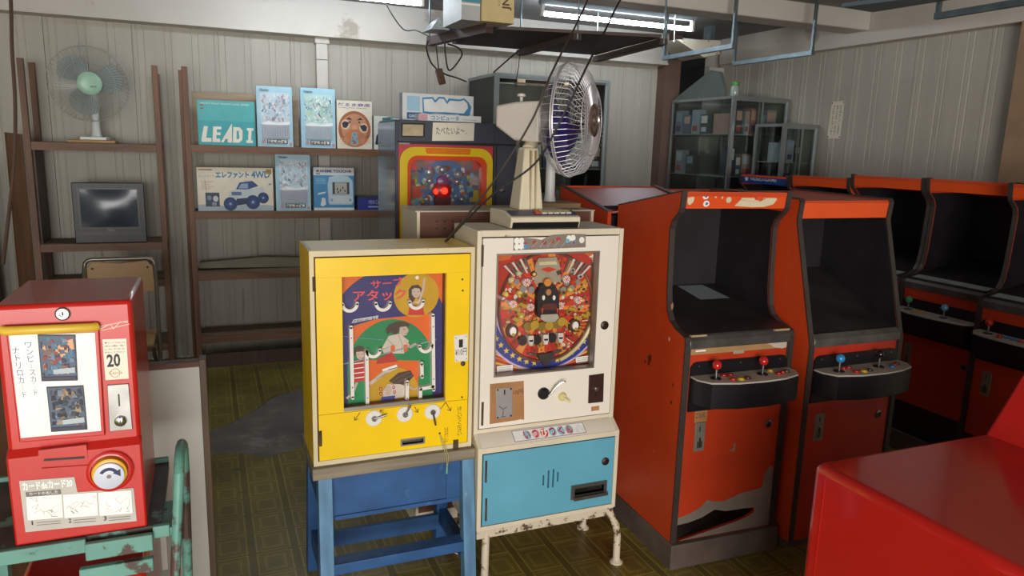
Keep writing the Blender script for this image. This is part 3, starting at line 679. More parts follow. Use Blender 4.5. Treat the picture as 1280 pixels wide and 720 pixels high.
c = f(569, 555); mb = MB(); mb.box(c[0]-.009, c[0]+.009, YY-.008, YY-.004, c[1]-.014, c[1]+.018, RUST); obj('latch', mb, yg)
c = f(549, 541); e = f(556, 566); STR = mat('green_string', '#b7b26a', .8)
mb = MB()
for dx in (-.003, .004): mb.tube([(c[0], YY-.006, c[1]), (c[0]+.008+dx, YY-.016, c[1]-.03), (e[0]+dx, YY-.031, e[1]), (e[0]-.002+dx*.3, YY-.034, e[1]-.045)], .0013, STR, 5)
mb.tube([(e[0]-.002, YY-.034, e[1]-.035), (e[0]-.003, YY-.035, e[1]-.062)], .003, mat('teal_tassel', '#7fb7a8', .8), 6); mb.ball((c[0], YY-.006, c[1]), .0035, RUST, 8); obj('string_tassel', mb, yg)

# ================================================================ blue wooden stand
BLUEW = mat('blue_paint_wood', '#2b5689', .5, var=.16, scale=3, stretch=(3, 8, 3), wear='#3f6a96', wscale=5, wthr=.62)
BLUEF = mat('faded_blue_wood', '#5a86a8', .55, var=.2, scale=4, stretch=(8, 8, 1.2), wear='#8aa0aa', wscale=6, wthr=.64)
SLAB = wood('weathered_slab', '#857a66', 'x')
bs = thing('wooden_stand', 'blue painted wooden stand under the yellow game', 'stand', (.55, 2.43, 0))
mb = MB(); mb.box(.272, .830, 2.277, 2.60, .517, .557, SLAB); obj('top_slab', mb, bs, bev=.003)
def leg(xa, xb, sx, ya, yb, m):
    mb = MB(); mb.add([(xa, ya, .517), (xb, ya, .517), (xb, ya+.045, .517), (xa, ya+.045, .517), (xa+sx, yb, 0), (xb+sx, yb, 0), (xb+sx, yb+.045, 0), (xa+sx, yb+.045, 0)], [(0, 1, 2, 3), (4, 7, 6, 5), (0, 4, 5, 1), (1, 5, 6, 2), (2, 6, 7, 3), (3, 7, 4, 0)], m); obj('leg', mb, bs, bev=.002)
leg(.290, .335, -.006, 2.285, 2.225, BLUEF); leg(.784, .828, .0, 2.285, 2.225, BLUEF); leg(.290, .335, -.006, 2.548, 2.60, BLUEW); leg(.784, .828, .0, 2.548, 2.60, BLUEW)
k = FY(2.315); z0 = k(416, 650)[1]
mb = MB(); mb.box(.335, .784, 2.315, 2.33, z0+.004, .517, BLUEW); dr = obj('drawer_panel', mb, bs)
mb = MB(); mb.box(.345, .78, 2.308, 2.316, z0, z0+.014, BLUEW); obj('bottom_lip', mb, dr)
c = k(564, 598); mb = MB(); mb.lathe([(.009, 0), (.009, .003), (.003, .004), (0, .004)], (c[0], 2.315, c[1]), (0, -1, 0), METAL, 16); obj('lock', mb, dr)
mb = MB(); mb.box(.735, .784, 2.31, 2.335, z0, .517, BLUEW); obj('drawer_stile', mb, bs)
mb = MB(); mb.box(.335, .784, 2.56, 2.58, .108, .168, BLUEW); obj('rear_stretcher', mb, bs)
mb = MB(); mb.box(.325, .79, 2.252, 2.31, .182, .220, BLUEW); obj('front_stretcher', mb, bs, bev=.002)
for x_ in (.295, .790):
    mb = MB(); mb.beam((x_+.018, 2.26, .15), (x_+.018, 2.60, .15), .03, .06, BLUEW); obj('side_stretcher', mb, bs)
    mb = MB(); mb.box(x_, x_+.03, 2.31, 2.56, .40, .517, BLUEW); obj('side_apron', mb, bs)

# ================================================================ white pinball-style game with blue lower door
YU, YL_ = 2.31, 2.258; f = FY(YU); f0 = FY(YU-.006); lo = FY(YL_); lo0 = FY(YL_-.006)
WPAINT = mat('white_paint', '#e9e0d2', .4, var=.03, scale=3, wear='#d8ccb8', wscale=6, wthr=.7)
CYAN = mat('light_blue_paint', '#62a6bd', .42, var=.06, scale=5, wear='#4f90a8', wscale=18, wthr=.70)
wg = thing('pinball_game', 'white pinball game cabinet with light blue lower door and bent tube legs', 'arcade game', (1.11, 2.42, 0))
ux0, ux1 = .832, 1.386; uz0 = f(595, 542)[1]; uz1 = 1.321; YK2 = 2.56
lx0_, lz0_ = lo(600, 668); lx0_ = lo(599.5, 590)[0]; lx1_ = lo(772.5, 560)[0]; lzb = (lo(607, 664)[1]+lo(771, 631)[1])/2; lzt = (lo(600, 563)[1]+lo(772, 536)[1])/2
for xa, xb in ((ux0, ux0+.016), (ux1-.016, ux1)):
    mb = MB(); mb.xprism([(YU-.004, uz1), (YU-.004, uz0), (YL_-.004, lzt), (YL_-.004, lzb), (YK2, lzb), (YK2, uz1)], xa if xa == ux0 else lx1_-.016, (ux0+.016) if xa == ux0 else lx1_, CREAM); obj('side_panel', mb, wg, bev=.0015)
ux1 = lx1_
mb = MB(); mb.box(ux0+.016, ux1-.016, YU, YK2, uz1-.022, uz1, CREAM); obj('top_panel', mb, wg)
mb = MB(); mb.box(ux0+.016, ux1-.016, YK2-.01, YK2, lzb, uz1-.022, CARDB); obj('back_panel', mb, wg)
boxes('cross_rail', [(ux0+.016, ux1-.016, YU-.003, YU+.02, uz0, uz0+.014), (ux0+.016, ux1-.016, YL_-.003, YL_+.02, lzt-.020, lzt), (ux0+.016, ux1-.016, YL_-.003, YK2-.01, lzb, lzb+.015)], wg, CREAM)
mb = MB(); mb.xprism([(YU, uz0), (YL_, lzt), (YL_+.012, lzt), (YU+.014, uz0)], ux0+.016, ux1-.016, WPAINT); obj('slant_panel', mb, wg)
# upper door with window
dx0, dx1, dz0, dz1 = ux0+.020, ux1-.020, uz0+.018, uz1-.026
wx0, wz1 = f(620, 317); wx1 = f(748, 330)[0]; wz0 = f(619, 471)[1]
mb = MB()
for b in ((dx0, wx0, dz0, dz1), (wx1, dx1, dz0, dz1), (wx0, wx1, dz0, wz0), (wx0, wx1, wz1, dz1)): mb.box(b[0], b[1], YU-.006, YU+.012, b[2], b[3], WPAINT)
door = obj('upper_door', mb, wg)
mb = MB(); e_ = .006
for b in ((wx0, wx0+e_, wz0, wz1), (wx1-e_, wx1, wz0, wz1), (wx0+e_, wx1-e_, wz0, wz0+e_), (wx0+e_, wx1-e_, wz1-e_, wz1)): mb.box(b[0], b[1], YU-.008, YU+.02, b[2], b[3], ALU)
obj('window_frame', mb, wg)
mb = MB(); mb.box(wx0+.003, wx1-.003, YU+.004, YU+.007, wz0+.003, wz1-.003, CLEAR); obj('glass_pane', mb, wg)
for y0_, y1_ in ((306, 333), (502, 531)):
    x_, za = f(601, y1_); _, zb_ = f(601, y0_); mb = MB(); mb.cyl((x_+.003, YU-.006, za), (x_+.003, YU-.006, zb_), .0045, RUST, n=8); obj('hinge', mb, wg)
PY = YU+.055
mb = MB(); mb.box(wx0-.03, wx1+.03, PY, PY+.012, wz0-.03, wz1+.03, pc('#b8341f')); pf = obj('playfield', mb, wg)
mb = MB(); wl = pc('#7d6a52'); mb.box(wx0-.008, wx0-.001, YU+.012, PY, wz0-.01, wz1+.01, wl); mb.box(wx1+.001, wx1+.008, YU+.012, PY, wz0-.01, wz1+.01, wl); mb.box(wx0-.008, wx1+.008, YU+.012, PY, wz1+.001, wz1+.008, wl); mb.box(wx0-.008, wx1+.008, YU+.012, PY, wz0-.008, wz0-.001, wl); obj('inner_frame', mb, wg)
h = FY(PY-.004)
C0 = h(683, 384); RX = .187
a = Art((0, PY-.0006, 0), eps=.000025)
L0, L1, B0, B1 = wx0-.028, wx1+.028, wz0-.028, wz1+.028
def cl(p): return (min(L1, max(L0, p[0])), min(B1, max(B0, p[1])))
RED_, ORG_, YELL, BLK, GOLD, TEAL, NAV = pc('#cf3a22'), pc('#d9762a'), pc('#e3c64a'), pc('#221c1c'), pc('#b9962e'), pc('#3f9a8c'), pc('#2b3a8c')
# striped corners below the arc
for i in range(9):
    a.poly([cl((C0[0]-.26+.02*i, C0[1]-.10-.03*i)), cl((C0[0]-.26+.02*i, C0[1]-.108-.03*i)), cl((C0[0]-.05+.02*i, C0[1]-.29-.02*i)), cl((C0[0]-.05+.02*i, C0[1]-.282-.02*i))], YELL if i % 2 else ORG_)
    a.poly([cl((C0[0]+.26-.02*i, C0[1]-.08-.03*i)), cl((C0[0]+.26-.02*i, C0[1]-.088-.03*i)), cl((C0[0]+.05-.02*i, C0[1]-.27-.02*i)), cl((C0[0]+.05-.02*i, C0[1]-.262-.02*i))], YELL if i % 2 else ORG_)
CX2, CY2 = C0[0], C0[1]+.015
def arc_clip(r0, r1, a0, a1, m, n=24):
    for i in range(n):
        t0, t1 = a0+(a1-a0)*i/n, a0+(a1-a0)*(i+1)/n
        q = [(CX2+r*math.cos(R(t)), CY2+r*math.sin(R(t))) for r, t in ((r0, t0), (r1, t0), (r1, t1), (r0, t1))]
        if all(L0 <= p[0] <= L1 and B0 <= p[1] <= B1 for p in q): a.poly(q, m); a.k -= 1
    a.k += 1
arc_clip(.204, .250, 190, 350, NAV); arc_clip(.250, .257, 190, 350, pc('#c9b6d9')); arc_clip(.196, .204, 190, 350, pc('#c9b6d9'))
for t in range(204, 342, 8):
    if abs(t-270) > 6: a.star((CX2+.227*math.cos(R(t)), CY2+.227*math.sin(R(t))), .013, YELL)
a.ell(C0, RX+.005, RX*1.09+.005, pc('#7c3328'), 48)
# sunburst inside the ring
rays = [RED_, ORG_, pc('#e58a3a'), RED_, YELL, pc('#b02e22'), TEAL, ORG_]
for i in range(36):
    t0, t1 = R(i*10), R(i*10+10.5); c_ = rays[(i*5+i//3) % 8]
    a.poly([C0]+[(C0[0]+RX*math.cos(t), C0[1]+RX*1.09*math.sin(t)) for t in (t0, (t0+t1)/2, t1)], c_); a.k -= 1
a.k += 1
rnd = random.Random(11)
def blob(px, py, r, m, n=7):
    c = h(px, py); a.poly([(c[0]+r*rnd.uniform(.55, 1)*math.cos(2*math.pi*i/n), c[1]+r*rnd.uniform(.55, 1)*math.sin(2*math.pi*i/n)) for i in range(n)], m)
for i in range(70):
    t = rnd.uniform(0, 2*math.pi); q = rnd.uniform(.35, .92); blob(683+60*q*math.cos(t), 384-64*q*math.sin(t), rnd.uniform(.004, .012), rnd.choice([pc('#a8a29a'), pc('#6a5a4a'), GOLD, pc('#dcd4c4'), RED_, pc('#4a3a30'), pc('#8c7a3a')]))
for i in range(330):
    t = rnd.uniform(0, 2*math.pi); q = math.sqrt(rnd.uniform(.06, .90)); blob(683+61*q*math.cos(t), 384-65*q*math.sin(t), rnd.uniform(.003, .0095), rnd.choice([pc('#8c8478'), pc('#5a4436'), GOLD, pc('#cfc4b0'), pc('#a83a26'), pc('#3a2c26'), pc('#7a6a34'), pc('#b06a3a'), pc('#d8b45a'), pc('#6a3a2c')]), 5)
for i in range(26):
    t = R(200+i*6); a.line([h(683+45*math.cos(t), 390-38*math.sin(t)), h(683+52*math.cos(t+.06), 390-45*math.sin(t+.06))], .003, rnd.choice([pc('#e0d6c0'), pc('#b8452c'), GOLD]))
a.poly([cl(h(622, 318)), cl(h(640, 317)), cl(h(636, 324)), cl(h(622, 326))], pc('#d8641e')); a.poly([cl(h(726, 313)), cl(h(752, 311)), cl(h(752, 322)), cl(h(738, 324))], pc('#d8641e')); a.poly([cl(h(738, 322)), cl(h(752, 321)), cl(h(752, 352)), cl(h(744, 345))], pc('#c9bfa4')); a.poly([cl(h(740, 317)), cl(h(746, 316)), cl(h(746, 322)), cl(h(735, 321))], WHITE)
for s_ in (-1, 1):       # piano-key fans either side of the totem
    for k_ in range(6): a.poly([h(683+s_*(20+k_*4), 340-k_*-1), h(683+s_*(22+k_*4), 340+k_), h(683+s_*(30+k_*5), 322+k_*2), h(683+s_*(27+k_*5), 321+k_*2)], pc('#cfc8ba') if k_ % 2 else pc('#5d5650'))
    for q in ((24, 352, .012), (30, 360, .013), (38, 352, .01), (20, 362, .012)): a.ell(h(683+s_*q[0], q[1]), q[2], q[2]*1.1, pc('#8e8a86'))
for q in [(640, 385), (647, 391), (642, 398), (727, 393), (718, 396), (733, 391), (712, 385), (650, 380)]:
    for d_ in range(3): blob(q[0]+d_*3, q[1]+d_, .009, GOLD)
a.poly([h(*p) for p in ((668, 330), (672, 322), (694, 321), (698, 330), (700, 352), (666, 353))], pc('#a2957f'))
a.poly([h(*p) for p in ((672, 331), (695, 330), (693, 326), (673, 327))], pc('#d6c49a')); a.poly([h(*p) for p in ((674, 336), (684, 333), (695, 336), (684, 340))], RED_)
a.build('playfield_art', pf)
# raised pieces on the playfield
kk = FY(PY-.016)
def relief(name, build):
    mb = MB(); build(mb); return obj(name, mb, wg)
def plate(mb, pts, y0, y1, m): mb.yprism([kk(*p) for p in pts], y0, y1, m)
mb = MB(); n = 40; path = [(C0[0]+RX*math.cos(2*math.pi*i/n), PY-.006, C0[1]+RX*1.09*math.sin(2*math.pi*i/n)) for i in range(n)]
mb.tube(path, .006, mat('ring_rail', '#8a5a4a', .3, .4), 6, closed=True); obj('ring_rail', mb, wg)
mb = MB(); path = [(C0[0]+(RX+.012)*math.cos(R(t)), PY-.008, C0[1]+(RX*1.09+.01)*math.sin(R(t))) for t in range(-72, 20, 6)]; mb.tube(path, .008, pc('#cfc08a', .3), 8); obj('ball_lane', mb, wg)
def tower(mb):
    plate(mb, [(670, 394), (670, 366), (674, 356), (683, 350), (692, 356), (697, 366), (697, 394), (690, 399), (678, 399)], PY-.03, PY, BLK)
    plate(mb, [(675, 386), (675, 380), (679, 378), (690, 378), (693, 380), (693, 386)], PY-.034, PY-.028, pc('#5a2a20'))
    plate(mb, [(673, 397), (674, 392), (694, 391), (696, 396), (690, 401), (679, 401)], PY-.036, PY-.026, pc('#b0a898'))
    for x_ in (675, 694): plate(mb, [(x_, 391), (x_-1.2, 384), (x_+1.2, 384)], PY-.037, PY-.026, pc('#d8432c'))
relief('centre_tower', tower)
def ells(mb, px, py, ru, rv, y0, y1, m, n=18):
    c = kk(px, py); mb.yprism([(c[0]+ru*math.cos(2*math.pi*i/n), c[1]+rv*math.sin(2*math.pi*i/n)) for i in range(n)], y0, y1, m)
def head(mb):
    ells(mb, 682, 352, .014, .014, PY-.036, PY-.02, pc('#d98a34')); ells(mb, 683, 364, .010, .012, PY-.036, PY-.028, pc('#b57a4a'))
    for x_ in (677, 690): ells(mb, x_, 371, .005, .009, PY-.035, PY-.028, WHITE)
relief('figure_ornament', head)
for i_, (x_, y_, c_) in enumerate(((650, 366, '#b9962e'), (657, 370, '#8a6f24'), (713, 362, '#b9962e'), (705, 366, '#8a6f24'), (633, 368, '#c9a83a'), (730, 362, '#c9a83a'), (649, 342, '#a8a29a'), (716, 338, '#a8a29a'), (640, 350, '#c9c0ae'), (726, 346, '#c9c0ae'), (668, 343, '#6a3a2c'), (699, 341, '#6a3a2c'), (652, 396, '#a8862a'), (712, 390, '#a8862a'))):
    mb = MB(); cc = kk(x_, y_); rr_ = random.Random(i_); pts_ = [(cc[0]+.016*rr_.uniform(.5, 1)*math.cos(2*math.pi*j/9), cc[1]+.013*rr_.uniform(.5, 1)*math.sin(2*math.pi*j/9)) for j in range(9)]
    mb.yprism(pts_, PY-.012-.001*(i_ % 4), PY, pc(c_)); cu_ = obj('ornament', mb, wg)
    mb = MB(); mb.yprism([(cc[0]+(p_[0]-cc[0])*.55, cc[1]+(p_[1]-cc[1])*.55) for p_ in pts_], PY-.016, PY-.010, pc('#4a3a22' if i_ % 2 else '#e0c878')); obj('ornament_inlay', mb, cu_)
for q in ((658, 353), (708, 349), (641, 380), (663, 384), (700, 382), (723, 375)):
    mb = MB(); ells(mb, q[0], q[1], .0135, .0135, PY-.02, PY-.004, WHITE); w_ = obj('pinwheel', mb, wg)
    a = Art((0, PY-.0202, 0)); c = kk(*q)
    for i in range(8): a.poly([c, (c[0]+.0125*math.cos(R(45*i)), c[1]+.0125*math.sin(R(45*i))), (c[0]+.0125*math.cos(R(45*i+22)), c[1]+.0125*math.sin(R(45*i+22)))], RED_)
    a.ell(c, .0035, .0035, pc('#a86a62')); a.build('pinwheel_print', w_)
def gold_arch(mb):
    for i, (x_, y_) in enumerate(((660, 408), (668, 406), (677, 408), (686, 407), (695, 405), (702, 402))): ells(mb, x_, y_, .017, .017, PY-.018-.002*(i % 2), PY-.002, GOLD if i % 2 else pc('#8a6f24'))
relief('gold_mask_row', gold_arch)
for q in ((641, 414), (719, 407)):
    mb = MB(); ells(mb, q[0], q[1], .024, .026, PY-.012, PY, pc('#4a2a22')); ells(mb, q[0], q[1], .012, .016, PY-.02, PY-.01, WHITE); ells(mb, q[0], q[1]+4, .006, .006, PY-.024, PY-.018, GOLD); obj('side_cup', mb, wg)
for i, q in enumerate(((662, 425), (680.5, 423.5), (699, 421.5))):
    mb = MB(); plate(mb, [(q[0]-3.2, q[1]-6), (q[0]+3.2, q[1]-6.4), (q[0]+3.4, q[1]+1), (q[0]+1.6, q[1]+6), (q[0]-1.6, q[1]+6), (q[0]-3.4, q[1]+1)], PY-.03, PY, pc('#d9d2c4')); plate(mb, [(q[0]-2.6, q[1]-1), (q[0]+2.6, q[1]-1.4), (q[0]+2.2, q[1]+1), (q[0]-2.2, q[1]+1.2)], PY-.031, PY-.028, BLK); obj('ball_pocket', mb, wg)
def cups(mb):
    for q in ((653.5, 426), (671.5, 425), (690.5, 422.5)): ells(mb, q[0], q[1], .017, .019, PY-.016, PY, BLK)
relief('pocket_backing', cups)
def drain(mb): plate(mb, [(672, 443), (690, 440), (693, 444), (684, 456), (680, 457), (674, 449)], PY-.02, PY, pc('#3a342f')); plate(mb, [(660, 441), (672, 443), (672, 446), (660, 444)], PY-.01, PY, METAL); plate(mb, [(690, 440), (703, 437), (703, 440), (691, 444)], PY-.01, PY, METAL)
relief('ball_drain', drain)
for q in ([(620, 468), (640, 465), (640, 455), (620, 457)], [(719, 453), (738, 450), (738, 443), (718, 446)]):
    a = Art((0, PY-.012, 0)); a.poly([h(*p) for p in q], WHITE); x0, y0 = q[3]; x1, y1 = q[2]
    for i in range(4): a.line([h(x0+2, y0+2.2+2*i), h(x1-2, y1+2.2+2*i)], .0014, pc('#7a746c'))
    a.build('rule_card', pf)
# header sticker, torn
mb = MB(); mb.yprism([f0(641.5, 313), f0(732, 309), f0(732, 293), f0(712, 292.5), f0(690, 294), f0(683, 296.5), f0(677, 300), f0(670, 298.5), f0(660, 297.5), f0(642, 297)], YU-.0068, YU-.005, pc('#857a70')); hs = obj('header_sticker', mb, wg)
a = Art((0, YU-.007, 0))
for q in ((646, 301), (651.5, 301), (646, 308.5), (652, 308), (716, 297.5), (727, 300), (711, 298)): a.ell(f0(*q), .0105, .0115, WHITE, 16)
for q, c_ in (((657, 304.5), '#b8342a'), ((657, 308), '#4a90b8'), ((717, 303), '#4a98c4'), ((717, 303.5), '#b8342a'), ((709, 301), '#6aaed0'), ((690, 302), '#9c4a40'), ((698, 299), '#b04038'), ((680, 303), '#8c3a34'), ((668, 303), '#a04a44')): a.ell(f0(*q), .009 if c_ != '#b8342a' else .005, .008 if c_ != '#b8342a' else .006, pc(c_), 10)
for i in range(18): a.ell(f0(643+i*5, 311.5-i*.2), .0022, .0022, pc('#6a5d70'), 6)
for i in range(5): a.line([f0(665+9*i, 309), f0(672+9*i, 301-i*.4)], .003, pc('#a89a8c'))
a.build('sticker_print', hs)
# coin plate on cardboard, levers, knobs
mb = MB(); mb.yprism([f0(612, 530), f0(646, 525), f0(650, 524), f0(655, 524.5), f0(654.5, 476), f0(612.5, 480)], YU-.0078, YU-.005, CARDB); cb = obj('cardboard_patch', mb, wg)
a = Art((0, YU-.008, 0)); a.text('10円', [f0(642, 494), f0(654, 492), f0(653.5, 486), f0(641.5, 487.5)], pc('#3a2a20')); a.build('marker_text', cb)
mb = MB(); mb.yprism([f0(619.5, 523.5), f0(640, 520.5), f0(640, 483.5), f0(619.5, 485.5)], YU-.0105, YU-.0075, mat('grey_plate', '#a9a7a6', .4, .5)); cpl = obj('coin_plate', mb, wg, bev=.0008)
mb = MB(); mb.yprism([f0(629.3, 493), f0(631, 492.8), f0(631, 486.5), f0(629.3, 486.7)], YU-.0112, YU-.009, INK); obj('coin_slot', mb, cpl)
for p in ((621.5, 487), (638, 485.5), (621.5, 521.5), (638, 519)): e_c = f0(*p); mb = MB(); mb.cyl((e_c[0], YU-.012, e_c[1]), (e_c[0], YU-.009, e_c[1]), .0035, INK, n=8); obj('screw', mb, cpl)
a = Art((0, YU-.0107, 0)); a.line([f0(628, 520), f0(628.5, 512)], .0025, pc('#3c3834')); a.line([f0(623, 507), f0(628, 511), f0(633, 508)], .003, pc('#5a544e')); a.line([f0(625, 521), f0(632, 519.5)], .003, pc('#5a544e')); a.build('worn_print', cpl)
c = f0(679, 491.5); mb = MB(); mb.lathe([(.0225, 0), (.022, .008), (.016, .014), (0, .014)], (c[0], YU-.006, c[1]), (0, -1, 0), BLACK, 28); lh = obj('shooter_lever', mb, wg)
e1, e2, e3 = f0(684, 493), f0(691, 482), f0(703, 473.5)
mb = MB(); mb.tube([(e1[0], YU-.018, e1[1]), ((e1[0]+e2[0])/2, YU-.024, (e1[1]+e2[1])/2-.002), (e2[0], YU-.028, e2[1]), ((e2[0]+e3[0])/2, YU-.032, (e2[1]+e3[1])/2+.006), (e3[0], YU-.036, e3[1])], [.004, .0036, .0036, .0036, .0028], CHROME, 8); obj('lever', mb, lh)
c = f0(702.5, 495.5); mb = MB(); mb.lathe([(.017, 0), (.0165, .006), (.011, .012), (0, .013)], (c[0], YU-.006, c[1]), (0, -1, 0), mat('ivory_knob', '#dcc98e', .4), 24); kb = obj('ivory_knob', mb, wg)
mb = MB(); q = f0(709, 500); mb.tube([(c[0], YU-.018, c[1]), (q[0], YU-.030, q[1])], .004, mat('ivory_knob', '#dcc98e', .4), 8); obj('knob_tip', mb, kb)
mb = MB(); mb.yprism([f0(735, 504), f0(753.5, 502), f0(754.5, 466.5), f0(736, 469)], YU-.010, YU-.005, mat('brown_plate', '#4a2f2a', .4, .4)); bp = obj('coin_return_plate', mb, wg, bev=.001)
c = f0(744, 485); mb = MB(); mb.lathe([(.0095, 0), (.009, .008), (.004, .012), (0, .012)], (c[0], YU-.010, c[1]), (0, -1, 0), METAL, 18); mb.box(c[0]-.0015, c[0]+.0015, YU-.014, YU-.009, c[1]-.034, c[1]-.008, INK); obj('return_button', mb, bp)
c = f0(755.5, 406.5); mb = MB(); mb.lathe([(.0165, 0), (.016, .004), (.010, .006), (.010, .004), (.005, .005), (0, .005)], (c[0], YU-.006, c[1]), (0, -1, 0), mat('dark_bronze', '#4a3d34', .4, .7), 26); obj('lock', mb, wg)
mb = MB(); mb.yprism([f0(739, 514), f0(749, 512.5), f0(749, 507), f0(739, 508.5)], YU-.0065, YU-.005, CARDB); obj('small_label', mb, wg)
# sticker on the slant panel
sl0, sl1 = Vector((0, YU, uz0)), Vector((0, YL_, lzt)); sv = (sl0-sl1); sn = Vector((0, -sv.z, sv.y)).normalized(); sn = sn if sn.y < 0 else -sn; svn = sv.normalized(); H_ = sv.length
xa = .975; xb = 1.265
a = Art((0, YL_, lzt), u=(1, 0, 0), v=svn, n=sn, eps=.00008)
a.rect(xa, xb, H_*.12, H_*.86, pc('#8a86a0')); a.rect(xa+.003, xb-.003, H_*.16, H_*.82, WHITE)
cols = ['#4a98c4', '#b8342a', '#8ab8cc', '#4a98c4', '#6a9cb4', '#5a7c9c']
for i in range(6):
    cx = xa+.055+i*.034; a.ell((cx, H_*.48), .0155, H_*.30, pc(['#8fc3d8', '#e6b8b4', '#d84a3a', '#9cc8dc', '#8fc3d8', '#9aa8b4'][i]), 16)
    a.trect('いつぴつくん'[i], cx-.012, cx+.012, H_*.22, H_*.76, pc(['#c02c34', '#c02c44', '#ffffff', '#b02c54', '#c02c44', '#c82c3a'][i]), .03)
for i in range(3): a.ell((xa+.012+.012*i, H_*(.35+.25*(i % 2))), .008, H_*.14, pc('#e8ece8'), 10); a.ell((xb-.012-.012*i, H_*(.35+.25*(i % 2))), .008, H_*.14, pc('#dfe4e4'), 10)
a.build('title_sticker', wg)
# lower door
q = (ux0+.020, ux1-.020, lzb+.020, lzt-.023)
tx0, tzb = lo0(717, 619.5); tx1 = lo0(754.5, 612)[0]; tzt = lo0(718, 610)[1]
vents = []
for (px, y0_, y1_) in ((679, 594, 607), (685, 588, 610), (691, 586.5, 609), (697, 590, 602)):
    x_, za = lo0(px, y1_); zb_ = lo0(px, y0_)[1]; vents.append((x_-.0032, x_+.0032, za, zb_))
mb = MB(); holed(mb, q[0], q[1], q[2], q[3], YL_-.006, YL_+.01, vents+[(tx0, tx1, tzb, tzt)], CYAN); ld = obj('lower_door', mb, wg)
for y0_, y1_ in ((575, 602), (622, 650)):
    x_, za = lo(606.5, y1_); _, zb_ = lo(606.5, y0_); mb = MB(); mb.cyl((x_, YL_-.005, za), (x_, YL_-.005, zb_), .0045, RUST, n=8); obj('hinge', mb, wg)
mb = MB(); holed(mb, tx0-.013, tx1+.010, tzb-.014, tzt+.012, YL_-.012, YL_-.005, [(tx0+.001, tx1-.001, tzb+.001, tzt-.001)], METAL); tr = obj('payout_tray', mb, ld)
mb = MB(); pocket(mb, tx0, tx1, tzb, tzt, YL_-.005, YL_+.07, .002, METAL); obj('tray_pocket', mb, tr)
mb = MB(); P_ = [lo0(*p) for p in ((715, 624), (757, 616), (757, 612.5), (715, 620))]; mb.yprism(P_, YL_-.026, YL_-.010, METAL); obj('tray_lip', mb, tr)
c = lo0(756.5, 576.5); mb = MB(); mb.lathe([(.0155, 0), (.015, .004), (.009, .006), (.009, .004), (.004, .005), (0, .005)], (c[0], YL_-.006, c[1]), (0, -1, 0), mat('dark_bronze', '#4a3d34', .4, .7), 24); obj('lock', mb, ld)
LEGP = mat('chipped_white_legs', '#cfc2aa', .5, var=.06, wear='#5a4232', wscale=24, wthr=.545)
mb = MB(); mb.box(ux0+.004, ux1-.004, YL_+.004, YL_+.03, lzb-.035, lzb, LEGP); mb.box(ux0+.004, ux1-.004, YK2-.04, YK2-.014, lzb-.035, lzb, LEGP); mb.box(ux0+.004, ux0+.03, YL_+.03, YK2-.04, lzb-.035, lzb, LEGP); mb.box(ux1-.03, ux1-.004, YL_+.03, YK2-.04, lzb-.035, lzb, LEGP); obj('leg_frame', mb, wg)
for sx, x_ in ((-.15, ux0+.045), (1, ux1-.018)):
    for sy, y_ in ((-1, YL_+.018), (1, YK2-.027)):
        mb = MB(); mb.tube([(x_, y_, lzb-.015), (x_+sx*.012, y_+sy*.003, lzb-.04), (x_+sx*.034, y_+sy*.01, lzb-.085), (x_+sx*.042, y_+sy*.012, lzb-.13), (x_+sx*.044, y_+sy*.012, .012)], .0145, LEGP, 12)
        l_ = obj('leg', mb, wg)
        mb = MB(); mb.lathe([(.026, 0), (.026, .006), (.018, .012), (.014, .02)], (x_+sx*.044, y_+sy*.012, .0012), (0, 0, 1), LEGP, 20); obj('foot_disc', mb, l_)

# ================================================================ arcade cabinets
ORANGE = mat('orange_laminate', '#c8451c', .38, var=.08, scale=3, wear='#9c3416', wscale=8, wthr=.70)
ORFRONT = mat('orange_front', '#bb3a1a', .42, var=.12, scale=4, wear='#6e2a16', wscale=11, wthr=.66)
MARQ = mat('orange_marquee', '#e0521f', .35, var=.05)
MOLD = mat('black_molding', '#3a322e', .5, var=.15)
PLINTH = mat('dusty_plinth', '#5e5048', .75, var=.2, scale=8)
PANELW = mat('worn_panel_white', '#b9b2a6', .55, var=.12, scale=10, wear='#57504a', wscale=12, wthr=.64)
PROF = {
 'curved': [(0, .105), (0, .905), (.004, .928), (.075, .948), (.112, .968), (.134, 1.003), (.146, 1.08), (.152, 1.20), (.156, 1.315), (.143, 1.348), (.104, 1.384), (.097, 1.400), (.090, 1.462), (.57, 1.372), (.57, .105)],
 'straight': [(0, .045), (0, .875), (.008, .905), (.132, 1.345), (.132, 1.357), (.126, 1.424), (.134, 1.434), (.68, 1.440), (.69, 1.43), (.69, .045)],
}
